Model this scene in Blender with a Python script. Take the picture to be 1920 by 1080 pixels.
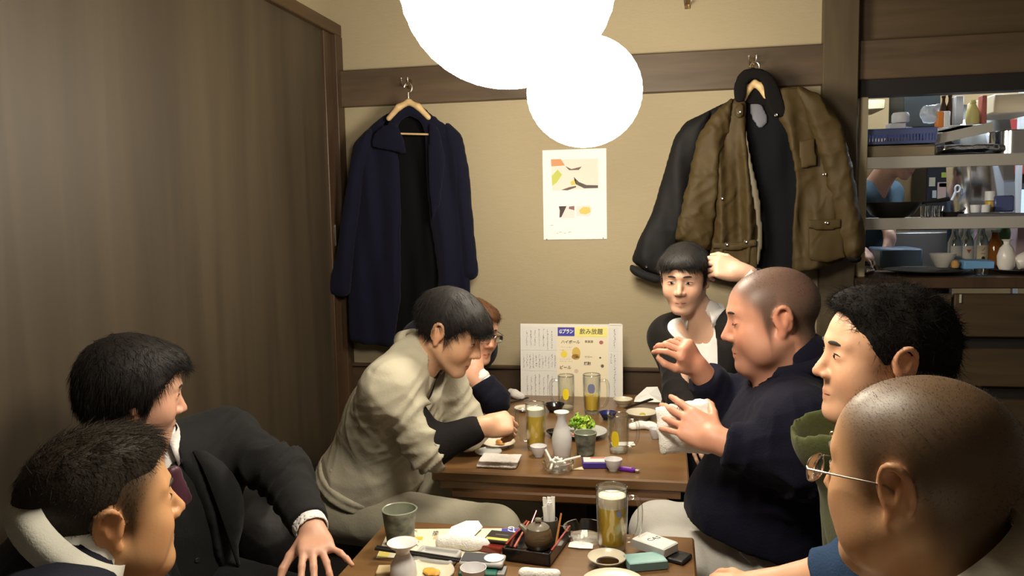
import bpy, math, random
import numpy as np
from math import sin, cos, pi, radians, sqrt
from mathutils import Matrix, Vector

for o in list(bpy.data.objects): bpy.data.objects.remove(o)
scene = bpy.context.scene
COL = scene.collection
rng = np.random.default_rng(7)

# ------------------------------------------------------------------ camera
FPX = 1500.0
YAW, PITCH, ROLL = radians(11.0), radians(5.4), radians(1.1)
CAM = np.array([0, 0, 1.5])
_f = np.array([-sin(YAW)*cos(PITCH), cos(YAW)*cos(PITCH), -sin(PITCH)])
_r = np.cross(_f, [0, 0, 1]); _r /= np.linalg.norm(_r); _u = np.cross(_r, _f)
CR, CU = cos(ROLL)*_r - sin(ROLL)*_u, sin(ROLL)*_r + cos(ROLL)*_u
cam_data = bpy.data.cameras.new('camera')
cam_data.sensor_fit = 'HORIZONTAL'; cam_data.sensor_width = 36.0
cam_data.lens = FPX*36.0/1920.0
cam_data.clip_start = 0.02; cam_data.clip_end = 60
cam = bpy.data.objects.new('camera', cam_data); COL.objects.link(cam)
M = Matrix.Identity(4)
for i in range(3):
    M[i][0] = CR[i]; M[i][1] = CU[i]; M[i][2] = -_f[i]; M[i][3] = CAM[i]
cam.matrix_world = M
scene.camera = cam

# ------------------------------------------------------------------ world, exposure
world = bpy.data.worlds.new('world'); scene.world = world
world.use_nodes = True
bg = world.node_tree.nodes['Background']
bg.inputs[0].default_value = (1.0, 0.86, 0.66, 1); bg.inputs[1].default_value = 0.15
scene.view_settings.view_transform = 'Standard'
scene.view_settings.look = 'None'
scene.view_settings.gamma = 1.0
scene.view_settings.use_curve_mapping = False
scene.view_settings.exposure = 0.0
LANTERN_L = 53.0
LANTERN_COL = (1.0, 0.895, 0.72)

def _ray(x, y): return _f + CR*(x-960)/FPX - CU*(y-540)/FPX
def onY(x, y, Y): r = _ray(x, y); return CAM + r*(Y/r[1])
def onX(x, y, X): r = _ray(x, y); return CAM + r*(X/r[0])
def onZ(x, y, Z): r = _ray(x, y); return CAM + r*((Z-1.5)/r[2])

# ------------------------------------------------------------------ materials
MATS = {}
def mat(name, col=(.5,.5,.5), rough=.6, metal=0.0, attr=None, bump=None, vary=None, spec=None,
        trans=0.0, ior=1.45, emit=None, estr=0.0, sheen=0.0, sss=0.0, alpha=None, coat=0.0, wr=None):
    """bump=(scale,strength[,stretch xyz]); vary=(scale,amount,colour2[,stretch])"""
    if name in MATS: return MATS[name]
    m = bpy.data.materials.new(name); m.use_nodes = True
    nt = m.node_tree; b = nt.nodes['Principled BSDF']; L = nt.links.new
    b.inputs['Base Color'].default_value = (*col, 1)
    b.inputs['Roughness'].default_value = rough
    b.inputs['Metallic'].default_value = metal
    b.inputs['IOR'].default_value = ior
    b.inputs['Transmission Weight'].default_value = trans
    if spec is not None: b.inputs['Specular IOR Level'].default_value = spec
    if sheen: b.inputs['Sheen Weight'].default_value = sheen
    if coat: b.inputs['Coat Weight'].default_value = coat
    if sss:
        b.inputs['Subsurface Weight'].default_value = sss
        b.inputs['Subsurface Radius'].default_value = (1, .35, .2)
        b.inputs['Subsurface Scale'].default_value = .012
    if alpha is not None: b.inputs['Alpha'].default_value = alpha
    if emit:
        b.inputs['Emission Color'].default_value = (*emit, 1); b.inputs['Emission Strength'].default_value = estr
    tc = None
    def coords(stretch):
        nonlocal tc
        if tc is None: tc = nt.nodes.new('ShaderNodeTexCoord')
        mp = nt.nodes.new('ShaderNodeMapping'); mp.inputs['Scale'].default_value = stretch
        L(tc.outputs['Object'], mp.inputs['Vector']); return mp.outputs['Vector']
    src = None
    if attr:
        a = nt.nodes.new('ShaderNodeAttribute'); a.attribute_name = attr; src = a.outputs['Color']
    if vary:
        n = nt.nodes.new('ShaderNodeTexNoise'); n.inputs['Scale'].default_value = vary[0]; n.inputs['Detail'].default_value = 5
        L(coords(vary[3] if len(vary) > 3 else (1,1,1)), n.inputs['Vector'])
        rp = nt.nodes.new('ShaderNodeMapRange'); rp.inputs['From Min'].default_value = .35; rp.inputs['From Max'].default_value = .65
        rp.inputs['To Max'].default_value = vary[1]; L(n.outputs['Fac'], rp.inputs['Value'])
        mx = nt.nodes.new('ShaderNodeMix'); mx.data_type = 'RGBA'
        mx.inputs[6].default_value = (*col, 1); mx.inputs[7].default_value = (*vary[2], 1)
        if src: L(src, mx.inputs[6])
        L(rp.outputs[0], mx.inputs[0]); src = mx.outputs[2]
    if src: L(src, b.inputs['Base Color'])
    if bump:
        n = nt.nodes.new('ShaderNodeTexNoise'); n.inputs['Scale'].default_value = bump[0]; n.inputs['Detail'].default_value = 4
        L(coords(bump[2] if len(bump) > 2 else (1,1,1)), n.inputs['Vector'])
        bp = nt.nodes.new('ShaderNodeBump'); bp.inputs['Strength'].default_value = bump[1]; bp.inputs['Distance'].default_value = .004
        L(n.outputs['Fac'], bp.inputs['Height']); L(bp.outputs[0], b.inputs['Normal'])
        if wr:       # broader creases underneath the weave
            n2 = nt.nodes.new('ShaderNodeTexNoise'); n2.inputs['Scale'].default_value = wr[0]; n2.inputs['Detail'].default_value = 2.5
            n2.inputs['Distortion'].default_value = 1.2
            try: n2.noise_type = 'RIDGED_MULTIFRACTAL'
            except Exception: pass
            L(coords(wr[2] if len(wr) > 2 else (1,1,1)), n2.inputs['Vector'])
            b2 = nt.nodes.new('ShaderNodeBump'); b2.inputs['Strength'].default_value = wr[1]; b2.inputs['Distance'].default_value = .010
            L(n2.outputs['Fac'], b2.inputs['Height']); L(b2.outputs[0], bp.inputs['Normal'])
    MATS[name] = m; return m

def wood(name, c1, c2, rough=.45, stretch=(12,12,.6), scale=3.0, knots=False, bump=.08, coat=0.0):
    """grain runs along the axis with the small stretch value"""
    if name in MATS: return MATS[name]
    m = bpy.data.materials.new(name); m.use_nodes = True
    nt = m.node_tree; b = nt.nodes['Principled BSDF']; L = nt.links.new
    b.inputs['Roughness'].default_value = rough
    if coat: b.inputs['Coat Weight'].default_value = coat; b.inputs['Coat Roughness'].default_value = .25
    tc = nt.nodes.new('ShaderNodeTexCoord'); mp = nt.nodes.new('ShaderNodeMapping'); mp.inputs['Scale'].default_value = stretch
    L(tc.outputs['Object'], mp.inputs['Vector'])
    n = nt.nodes.new('ShaderNodeTexNoise'); n.inputs['Scale'].default_value = scale; n.inputs['Detail'].default_value = 7
    n.inputs['Distortion'].default_value = .6; L(mp.outputs[0], n.inputs['Vector'])
    n2 = nt.nodes.new('ShaderNodeTexNoise'); n2.inputs['Scale'].default_value = scale*.35; n2.inputs['Detail'].default_value = 2
    L(mp.outputs[0], n2.inputs['Vector'])
    ad = nt.nodes.new('ShaderNodeMath'); ad.operation = 'ADD'; L(n.outputs['Fac'], ad.inputs[0]); L(n2.outputs['Fac'], ad.inputs[1])
    r = nt.nodes.new('ShaderNodeMapRange'); r.inputs['From Min'].default_value = .75; r.inputs['From Max'].default_value = 1.25
    L(ad.outputs[0], r.inputs['Value'])
    mx = nt.nodes.new('ShaderNodeMix'); mx.data_type = 'RGBA'
    mx.inputs[6].default_value = (*c1, 1); mx.inputs[7].default_value = (*c2, 1); L(r.outputs[0], mx.inputs[0])
    out = mx.outputs[2]
    if knots:
        v = nt.nodes.new('ShaderNodeTexVoronoi'); v.inputs['Scale'].default_value = 1.0
        mp2 = nt.nodes.new('ShaderNodeMapping'); mp2.inputs['Scale'].default_value = (2.6, 6, 6); L(tc.outputs['Object'], mp2.inputs['Vector'])
        L(mp2.outputs[0], v.inputs['Vector'])
        r2 = nt.nodes.new('ShaderNodeMapRange'); r2.inputs['From Min'].default_value = .05; r2.inputs['From Max'].default_value = .16
        r2.inputs['To Min'].default_value = .65; r2.inputs['To Max'].default_value = 0; L(v.outputs['Distance'], r2.inputs['Value'])
        mk = nt.nodes.new('ShaderNodeMix'); mk.data_type = 'RGBA'; mk.inputs[7].default_value = (c1[0]*.45, c1[1]*.35, c1[2]*.3, 1)
        L(out, mk.inputs[6]); L(r2.outputs[0], mk.inputs[0]); out = mk.outputs[2]
    L(out, b.inputs['Base Color'])
    bp = nt.nodes.new('ShaderNodeBump'); bp.inputs['Strength'].default_value = bump; bp.inputs['Distance'].default_value = .003
    L(n.outputs['Fac'], bp.inputs['Height']); L(bp.outputs[0], b.inputs['Normal'])
    MATS[name] = m; return m

# ------------------------------------------------------------------ objects
def tag(o, label=None, cat=None, group=None, kind=None):
    if label: o['label'] = label
    if cat: o['category'] = cat
    if group: o['group'] = group
    if kind: o['kind'] = kind
    return o
def empty(name, loc, label=None, cat=None, group=None, rz=0.0):
    o = bpy.data.objects.new(name, None); COL.objects.link(o)
    o.empty_display_size = .05
    o.location = loc; o.rotation_euler = (0, 0, rz)
    return tag(o, label, cat, group)
def np_mesh(name, V, F, smooth=True):
    """V (n,3); F list of arrays (m,3)/(m,4) or python lists"""
    me = bpy.data.meshes.new(name)
    V = np.asarray(V, np.float32)
    if isinstance(F, np.ndarray): F = [F]
    if F and isinstance(F[0], (list, tuple)):
        me.from_pydata(V.tolist(), [], F)
    else:
        tot = [np.full(len(f), f.shape[1], np.int32) for f in F]
        lt = np.concatenate(tot); idx = np.concatenate([f.reshape(-1) for f in F]).astype(np.int32)
        me.vertices.add(len(V)); me.vertices.foreach_set('co', V.reshape(-1))
        me.loops.add(len(idx)); me.loops.foreach_set('vertex_index', idx)
        me.polygons.add(len(lt)); st = np.zeros(len(lt), np.int32); st[1:] = np.cumsum(lt)[:-1]
        me.polygons.foreach_set('loop_start', st); me.polygons.foreach_set('loop_total', lt)
        me.update(calc_edges=True)
    if smooth: me.polygons.foreach_set('use_smooth', np.ones(len(me.polygons), bool))
    me.update()
    return me
def link(name, me, m=None, parent=None, loc=None):
    o = bpy.data.objects.new(name, me); COL.objects.link(o)
    if m is not None and not me.materials: me.materials.append(m)
    if parent is not None: o.parent = parent
    if loc is not None: o.location = loc
    return o
def setcol(me, C):
    a = me.color_attributes.new('Col', 'FLOAT_COLOR', 'POINT')
    C4 = np.ones((len(C), 4), np.float32); C4[:, :3] = C
    a.data.foreach_set('color', C4.reshape(-1))

class MB:
    """collects boxes, tubes, lathes into one mesh"""
    def __init__(s): s.V = []; s.F = []; s.n = 0
    def add(s, V, F):
        s.V.append(np.asarray(V, float)); s.F += [[i+s.n for i in f] for f in F]; s.n += len(V); return s
    def box(s, lo, hi, bev=0.0, rot=None, at=None):
        lo = np.array(lo, float); hi = np.array(hi, float)
        c = (lo+hi)/2; h = (hi-lo)/2; b = min(bev, *(h*.49)) if bev else 0
        if not b:
            V = [c+h*np.array([x, y, z]) for x in (-1, 1) for y in (-1, 1) for z in (-1, 1)]
            F = [(0,1,3,2),(4,6,7,5),(0,4,5,1),(2,3,7,6),(0,2,6,4),(1,5,7,3)]
        else:
            V = []; ix = {}
            for sx in (-1, 1):
                for sy in (-1, 1):
                    for sz in (-1, 1):
                        sg = np.array([sx, sy, sz])
                        for a in range(3):
                            p = h-b; p = p.copy(); p[a] = h[a]; ix[(sx, sy, sz, a)] = len(V); V.append(c+sg*p)
            F = []
            for a in range(3):
                o1, o2 = (a+1) % 3, (a+2) % 3
                for sgn in (-1, 1):
                    q = []
                    for (u, v) in ((-1,-1),(1,-1),(1,1),(-1,1)):
                        k = [0,0,0]; k[a] = sgn; k[o1] = u; k[o2] = v; q.append(ix[(*k, a)])
                    F.append(tuple(q if sgn > 0 else q[::-1]))
            for a in range(3):           # edges along axis a
                o1, o2 = (a+1) % 3, (a+2) % 3
                for u in (-1, 1):
                    for v in (-1, 1):
                        k0 = [0,0,0]; k0[a] = -1; k0[o1] = u; k0[o2] = v; k1 = list(k0); k1[a] = 1
                        q = (ix[(*k0, o1)], ix[(*k1, o1)], ix[(*k1, o2)], ix[(*k0, o2)])
                        F.append(q if u*v < 0 else q[::-1])
            for sx in (-1, 1):
                for sy in (-1, 1):
                    for sz in (-1, 1):
                        q = tuple(ix[(sx, sy, sz, a)] for a in range(3)); F.append(q if sx*sy*sz > 0 else q[::-1])
        V = np.array(V)
        if rot is not None:
            cc = c if at is None else np.array(at); V = (V-cc) @ np.array(rot).T + cc
        return s.add(V, F)
    def tube(s, pts, r, n=10, caps=True, closed=False):
        pts = np.array(pts, float); m = len(pts); r = np.broadcast_to(np.array(r, float), (m,))
        V = []; F = []; up = None
        for i in range(m):
            t = pts[(i+1) % m]-pts[i-1] if closed else pts[min(i+1, m-1)]-pts[max(i-1, 0)]
            t = t/(np.linalg.norm(t)+1e-12)
            if up is None:
                up = np.array([0, 0, 1.]) if abs(t[2]) < .9 else np.array([1., 0, 0])
            a = up-t*(up@t); a /= np.linalg.norm(a)+1e-12; b = np.cross(t, a); up = a
            for k in range(n):
                q = 2*pi*k/n; V.append(pts[i]+r[i]*(cos(q)*a+sin(q)*b))
        for i in range(m if closed else m-1):
            j = (i+1) % m
            for k in range(n):
                F.append((i*n+k, i*n+(k+1) % n, j*n+(k+1) % n, j*n+k))
        if caps and not closed:
            F.append(tuple(range(n))[::-1]); F.append(tuple((m-1)*n+k for k in range(n)))
        return s.add(V, F)
    def lathe(s, prof, n=32, c=(0, 0, 0), cap0=True, cap1=True, wob=None):
        c = np.array(c, float); V = []; F = []; m = len(prof)
        for i, (r, z) in enumerate(prof):
            for k in range(n):
                q = 2*pi*k/n; rr = r if wob is None else r*wob(q, z)
                V.append(c+np.array([rr*cos(q), rr*sin(q), z]))
        for i in range(m-1):
            for k in range(n):
                F.append((i*n+k, i*n+(k+1) % n, (i+1)*n+(k+1) % n, (i+1)*n+k))
        if cap0: F.append(tuple(range(n))[::-1])
        if cap1: F.append(tuple((m-1)*n+k for k in range(n)))
        return s.add(V, F)
    def prism(s, poly, y0, y1, axis='y'):
        """polygon in the plane across axis, extruded along it"""
        n = len(poly); V = []
        for yy in (y0, y1):
            for (a, b) in poly:
                V.append({'y': (a, yy, b), 'x': (yy, a, b), 'z': (a, b, yy)}[axis])
        F = [tuple(range(n)), tuple(range(n, 2*n))[::-1]]+[(i, (i+1) % n, n+(i+1) % n, n+i) for i in range(n)]
        return s.add(V, F)
    def build(s, name, m=None, parent=None, smooth=False, loc=None, origin=None, fix=True, angle=None):
        V = np.concatenate(s.V)
        if origin is not None: V = V-np.array(origin)
        me = np_mesh(name, V, s.F, smooth)
        if fix:
            import bmesh
            bm = bmesh.new(); bm.from_mesh(me); bmesh.ops.recalc_face_normals(bm, faces=bm.faces)
            if smooth:
                lim = radians(angle or 38)
                for e in bm.edges:
                    if len(e.link_faces) == 2 and e.calc_face_angle(0) > lim: e.smooth = False
            bm.to_mesh(me); bm.free()
        o = link(name, me, m, parent, loc if loc is not None else origin if parent is None else None)
        return o
def rotz(a): return np.array([[cos(a), -sin(a), 0], [sin(a), cos(a), 0], [0, 0, 1]])
def rotx(a): return np.array([[1, 0, 0], [0, cos(a), -sin(a)], [0, sin(a), cos(a)]])
def roty(a): return np.array([[cos(a), 0, sin(a)], [0, 1, 0], [-sin(a), 0, cos(a)]])
def nrm(v): v = np.array(v, float); return v/(np.linalg.norm(v)+1e-12)

# ------------------------------------------------------------------ implicit surfaces
class SDF:
    def __init__(s, h): s.h = h; s.ops = []
    def rc(s, a, b, ra, rb=None, k=.02, sub=False):
        a = np.array(a, float); b = np.array(b, float); rb = ra if rb is None else rb
        R = max(ra, rb)
        s.ops.append((0, a, b, ra, rb, k, sub, np.minimum(a, b)-R, np.maximum(a, b)+R)); return s
    def ell(s, c, r, rot=None, k=.02, sub=False):
        c = np.array(c, float); r = np.array(r, float)
        rot = np.eye(3) if rot is None else np.array(rot, float)
        ext = np.sqrt(((rot*r)**2).sum(1))
        s.ops.append((1, c, r, rot, None, k, sub, c-ext, c+ext)); return s
    def box(s, c, hs, rot=None, rad=.01, k=.005, sub=False):
        c = np.array(c, float); hs = np.array(hs, float); rot = np.eye(3) if rot is None else np.array(rot, float)
        ext = np.abs(rot*hs).sum(1)+rad
        s.ops.append((2, c, hs, rot, rad, k, sub, c-ext, c+ext)); return s
    def cut(s, p, n, lo, hi, k=.004):
        """remove everything on the n side of the plane inside the box lo..hi"""
        s.ops.append((3, np.array(p, float), nrm(n), None, None, k, 'cut', np.array(lo, float), np.array(hi, float))); return s
    def fn(s, f, lo, hi, k=.004, sub=False):
        s.ops.append((4, f, None, None, None, k, sub, np.array(lo, float), np.array(hi, float))); return s
    def mesh(s, clip=None):
        h = s.h
        adds = [o for o in s.ops if not o[6]]
        lo = np.min([o[7] for o in adds], 0)-4*h; hi = np.max([o[8] for o in adds], 0)+4*h
        if clip is not None: lo = np.maximum(lo, clip[0]); hi = np.minimum(hi, clip[1])
        n = np.ceil((hi-lo)/h).astype(int)+1
        ax = [(lo[i]+h*np.arange(n[i])).astype(np.float32) for i in range(3)]
        Fd = np.full(tuple(n), 1.0, np.float32)
        for (t, a, b, c, d, k, sub, l, u) in s.ops:
            pad = (k+3*h) if sub != 'cut' else 0
            i0 = np.clip(np.floor((l-pad-lo)/h).astype(int), 0, n-1); i1 = np.clip(np.ceil((u+pad-lo)/h).astype(int)+1, 1, n)
            if np.any(i1 <= i0): continue
            X = ax[0][i0[0]:i1[0], None, None]; Y = ax[1][None, i0[1]:i1[1], None]; Z = ax[2][None, None, i0[2]:i1[2]]
            if t == 0:
                ab = (b-a).astype(np.float32); L2 = float(ab@ab)+1e-12
                px, py, pz = X-np.float32(a[0]), Y-np.float32(a[1]), Z-np.float32(a[2])
                tt = np.clip((px*ab[0]+py*ab[1]+pz*ab[2])/L2, 0, 1)
                D = np.sqrt((px-tt*ab[0])**2+(py-tt*ab[1])**2+(pz-tt*ab[2])**2)-(c+(d-c)*tt)
            elif t in (1, 2):
                px, py, pz = X-np.float32(a[0]), Y-np.float32(a[1]), Z-np.float32(a[2])
                R = c.astype(np.float32)
                q = [px*R[0, i]+py*R[1, i]+pz*R[2, i] for i in range(3)]
                if t == 1:
                    r = b.astype(np.float32)
                    k0 = np.sqrt((q[0]/r[0])**2+(q[1]/r[1])**2+(q[2]/r[2])**2)
                    k1 = np.sqrt((q[0]/r[0]**2)**2+(q[1]/r[1]**2)**2+(q[2]/r[2]**2)**2)+1e-9
                    D = k0*(k0-1)/k1
                else:
                    g = [np.abs(q[i])-np.float32(b[i]) for i in range(3)]
                    D = np.sqrt(np.maximum(g[0], 0)**2+np.maximum(g[1], 0)**2+np.maximum(g[2], 0)**2)+np.minimum(np.maximum(np.maximum(g[0], g[1]), g[2]), 0)-d
            elif t == 3:
                D = -((X-np.float32(a[0]))*b[0]+(Y-np.float32(a[1]))*b[1]+(Z-np.float32(a[2]))*b[2])
            else:
                D = a(X, Y, Z)
            sl = Fd[i0[0]:i1[0], i0[1]:i1[1], i0[2]:i1[2]]
            k = np.float32(max(k, 1e-4)); D = D.astype(np.float32)
            if not sub:
                hh = np.maximum(k-np.abs(sl-D), 0)/k
                sl[...] = np.minimum(sl, D)-hh*hh*k*np.float32(.25)
            else:
                D = -D; hh = np.maximum(k-np.abs(sl-D), 0)/k
                sl[...] = np.maximum(sl, D)+hh*hh*k*np.float32(.25)
        return nets(Fd, lo, h)
_CO = [(x, y, z) for x in (0, 1) for y in (0, 1) for z in (0, 1)]
_ED = [(a, b) for a in range(8) for b in range(a+1, 8) if sum(abs(_CO[a][i]-_CO[b][i]) for i in range(3)) == 1]
def nets(Fd, lo, h):
    ins = Fd < 0
    cnt = np.zeros(tuple(np.array(Fd.shape)-1), np.uint8)
    nx, ny, nz = cnt.shape
    for (x, y, z) in _CO: cnt += ins[x:x+nx, y:y+ny, z:z+nz]
    act = (cnt > 0) & (cnt < 8)
    I, J, K = np.nonzero(act)
    vals = [Fd[I+x, J+y, K+z] for (x, y, z) in _CO]
    acc = np.zeros((len(I), 3), np.float32); num = np.zeros(len(I), np.float32)
    for (a, b) in _ED:
        va, vb = vals[a], vals[b]; cr = (va < 0) != (vb < 0)
        t = np.where(cr, va/(va-vb+1e-20), 0)
        pa = np.array(_CO[a], np.float32); pb = np.array(_CO[b], np.float32)
        P = pa[None]+t[:, None]*(pb-pa)[None]
        acc += np.where(cr[:, None], P, 0); num += cr
    V = (np.stack([I, J, K], 1)+acc/num[:, None])*h+np.asarray(lo)[None]
    idx = np.full(cnt.shape, -1, np.int32); idx[I, J, K] = np.arange(len(I))
    FS = []
    for axis in range(3):
        sl0 = [slice(1, -1)]*3; sl1 = [slice(1, -1)]*3
        sl0[axis] = slice(0, -1); sl1[axis] = slice(1, None)
        A = ins[tuple(sl0)]; B = ins[tuple(sl1)]
        for flip, msk in ((False, A & ~B), (True, ~A & B)):
            i, j, k = np.nonzero(msk); g = [i+1, j+1, k+1]; g[axis] = g[axis]-1
            o1, o2 = (axis+1) % 3, (axis+2) % 3
            def cell(d1, d2):
                q = list(g); q[o1] = q[o1]+d1; q[o2] = q[o2]+d2; return idx[q[0], q[1], q[2]]
            Q = np.stack([cell(-1, -1), cell(0, -1), cell(0, 0), cell(-1, 0)], 1)
            if flip: Q = Q[:, ::-1]
            FS.append(Q)
    Fq = np.concatenate(FS); Fq = Fq[(Fq >= 0).all(1)]
    return V.astype(np.float32), Fq
def vnormals(V, F):
    N = np.zeros_like(V)
    a = V[F[:, 2]]-V[F[:, 0]]; b = V[F[:, 3]]-V[F[:, 1]] if F.shape[1] == 4 else V[F[:, 1]]-V[F[:, 0]]
    n = np.cross(a, b) if F.shape[1] == 4 else np.cross(b, a)
    for i in range(F.shape[1]):
        for c in range(3): N[:, c] += np.bincount(F[:, i], n[:, c], len(V))
    return N/(np.linalg.norm(N, axis=1, keepdims=True)+1e-12)
def relax(V, F, it=1, w=.5):
    n = len(V); e = np.concatenate([F[:, [0, 1]], F[:, [1, 2]], F[:, [2, 3]], F[:, [3, 0]]])
    deg = np.bincount(e[:, 0], minlength=n)+np.bincount(e[:, 1], minlength=n)+1e-9
    for _ in range(it):
        S = np.stack([np.bincount(e[:, 0], V[e[:, 1], c], n)+np.bincount(e[:, 1], V[e[:, 0], c], n) for c in range(3)], 1)
        V = ((1-w)*V+w*S/deg[:, None]).astype(np.float32)
    return V
def folds(V, seed, freq, n=5, sharp=2.0):
    """crease pattern 0..1, roughly zero mean"""
    r = np.random.default_rng(seed); out = np.zeros(len(V))
    for i in range(n):
        d = nrm(r.normal(size=3)); d2 = nrm(r.normal(size=3)); d3 = nrm(r.normal(size=3)); f = freq*r.uniform(.6, 1.5)
        ph = f*(V@d)+1.6*np.sin(f*.55*(V@d2)+r.uniform(0, 6))+1.1*np.sin(f*.8*(V@d3)+r.uniform(0, 6))+r.uniform(0, 6)
        out += (1-np.abs(np.sin(ph)))**sharp
    return out/n-.3
def wob(V, seed, freq, n=6):
    r = np.random.default_rng(seed); out = np.zeros(len(V))
    for i in range(n):
        d = r.normal(size=3)*freq; out += np.sin(V@d+r.uniform(0, 6))
    return out/n

# ================================================================== lamps the room has
WALL_Y = 3.62; WALL_L = -1.52; TT = .70
paper = mat('lantern_paper', (.9,.85,.7), .8, emit=LANTERN_COL, estr=LANTERN_L)
iron = mat('black_iron', (.02,.02,.02), .5)
def lantern(loc, r, label):
    e = empty('paper_lantern', loc, label, 'lamp', 'round paper lanterns over the tables')
    b = MB(); N = 40; prof = []
    for i in range(N+1):
        a = -pi/2*.97+pi*.97*i/N; rr = r*cos(a)*(1+.004*(-1)**i); prof.append((rr, r*.96*sin(a)))
    b.lathe(prof, 48); b.build('paper_shade', paper, e, True, angle=80)
    t = MB(); t.lathe([(.05,-.004),(.05,.004)], 24, (0,0,r*.96)); t.build('top_ring', iron, e)
    t = MB(); t.tube([(0,0,r*.95),(0,0,2.62-loc[2])], .004, 8); t.build('cord', iron, e)
    t = MB(); t.lathe([(.04,0),(.045,.02),(.01,.03)], 20, (0,0,2.595-loc[2])); t.build('ceiling_cap', iron, e)
lantern((-.262, 1.36, 1.885), .182, 'larger-looking nearer glowing white paper lantern at the top of the picture')
lantern((-.250, 2.52, 1.868), .178, 'further glowing round paper lantern, the lower one in front of the wall poster')

# ================================================================== shell
wallpaper = mat('wall_cloth', (.385,.320,.205), .85, bump=(60,.25,(1,1,9)), vary=(30,.35,(.335,.277,.175),(1,1,14)))
darkwood_h = wood('beam_wood', (.105,.070,.040), (.064,.041,.023), .5, (1.2,9,9), 3, knots=True)
pillarw = wood('pillar_wood', (.100,.074,.040), (.068,.048,.025), .5, (9,9,.7), 3)
doorw = wood('door_wood', (.064,.047,.027), (.040,.028,.016), .55, (5,5,.28), 2.6)
trimw = wood('trim_wood', (.075,.042,.022), (.045,.024,.012), .45, (9,9,.7), 3)
trimy = wood('trim_wood_long', (.085,.05,.025), (.05,.028,.013), .45, (9,.7,9), 3)
wains = wood('wainscot_wood', (.072,.042,.022), (.048,.028,.014), .5, (.7,9,9), 3)
panelw = wood('bar_panel_wood', (.075,.05,.024), (.045,.028,.013), .5, (.6,9,9), 3)
darkgap = mat('dark_gap', (.012,.010,.009), .7)
floorm = wood('floor_boards', (.10,.06,.03), (.06,.035,.017), .4, (8,.6,8), 2)
ceilm = mat('ceiling_board', (.085,.058,.034), .7, vary=(6,.4,(.06,.04,.022),(1,9,1)))
def struct(name, b, m, parent=None, **kw):
    o = b.build(name, m, parent, **kw)
    if parent is None: o['kind'] = 'structure'
    return o
struct('floor', MB().box((-1.6,-1.6,-.05),(3.2,7.0,0)), floorm)
struct('ceiling', MB().box((-1.6,-1.6,2.62),(3.2,3.72,2.68)), ceilm)
struct('wall_back', MB().box((WALL_L-.05,WALL_Y,0),(.66,WALL_Y+.1,2.62)), wallpaper)
w = MB().box((WALL_L-.1,-1.6,0),(WALL_L-.02,WALL_Y,2.62)); struct('wall_left', w, wallpaper)
# back-wall timber: picture rail beam, wainscot with cap
struct('trim_1', MB().box((WALL_L,WALL_Y-.035,2.005),(.65,WALL_Y,2.172),.004), darkwood_h)
tr = struct('trim_2', MB().box((WALL_L,WALL_Y-.018,.0),(.64,WALL_Y,.775)), wains)
struct('trim_3', MB().box((WALL_L,WALL_Y-.03,.775),(.64,WALL_Y,.79),.003), wains)
# pillar and bar surround
struct('pillar', MB().box((.637,WALL_Y-.045,0),(.777,WALL_Y+.12,2.62),.004), pillarw)
upw = wood('upper_board', (.095,.062,.030), (.06,.038,.018), .6, (.7,9,9), 2)
struct('wall_right', MB().box((.777,WALL_Y+.03,2.17),(3.2,WALL_Y+.1,2.62)), upw)
struct('trim_4', MB().box((.777,WALL_Y-.01,2.022),(3.2,WALL_Y+.08,2.182),.004), darkwood_h)
struct('trim_5', MB().box((.777,WALL_Y+.01,1.955),(3.2,WALL_Y+.09,2.022)), darkgap)
# left wall: the big sliding door panel with its frame
DX = WALL_L
d = empty('door_1', (DX,2.0,0)); d['kind'] = 'structure'
MB().box((-.03,-2.6,.04),(0,1.45,2.33)).build('door_panel', doorw, d)
ytop = 2.355
MB().box((-.02,-2.6,2.33),(.028,1.62,2.385),.004).build('head_rail', trimy, d)
MB().box((-.03,1.45,0),(.012,1.54,2.33),.003).build('door_stile', trimw, d)
MB().box((-.03,1.54,0),(.03,1.62,2.33),.003).build('jamb', trimw, d)
MB().box((.012,1.486,1.36),(.017,1.50,1.46),.002).build('finger_pull', mat('steel',(.7,.68,.62),.3,1.0), d)
# benches
bench_m = mat('bench_vinyl', (.018,.015,.014), .55, bump=(40,.1))
def bench(x0, x1, label):
    e = empty('bench', ((x0+x1)/2, 1.7, 0), label, 'bench')
    w = (x1-x0)/2
    MB().box((-w,-1.5,0),(w,1.85,.36),.006).build('bench_base', trimw, e)
    for i, (a, b) in enumerate(((-1.5,-.4),(-.39,.72),(.73,1.85))):
        MB().box((-w,a,.36),(w,b,.44),.02).build('seat_cushion', bench_m, e, True)
bench(-1.50,-.86,'long dark bench along the wooden door on the left')
bench(.17,.72,'long dark bench on the aisle side under the right-hand diners')
# tables
tabw = wood('table_top_wood', (.190,.100,.038), (.128,.064,.023), .33, (.8,9,9), 2.4, bump=.03, coat=.25)
tabe = wood('table_edge_wood', (.160,.072,.025), (.108,.046,.016), .35, (.8,9,9), 2.4, bump=.03, coat=.3)
def table(y0, y1, label):
    cx = -.335; e = empty('dining_table', (cx,(y0+y1)/2,0), label, 'table', 'wooden tables down the middle')
    h = (y1-y0)/2
    MB().box((-.39,-h,TT-.034),(.40,h,TT),.005).build('table_top', tabw, e)
    MB().box((-.365,-h+.012,TT-.058),(.375,h-.012,TT-.034)).build('under_board', tabe, e)
    MB().box((-.33,-h+.004,TT-.088),(.34,-h+.05,TT-.058),.006).build('apron', tabe, e)
    MB().box((-.33,h-.05,TT-.088),(.34,h-.004,TT-.058),.006).build('apron', tabe, e)
    MB().box((-.07,-h*.55,.03),(.07,h*.55,TT-.058),.01).build('pedestal', trimw, e)
    MB().box((-.25,-h*.7,0),(.25,h*.7,.03),.008).build('foot', trimw, e)
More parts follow.
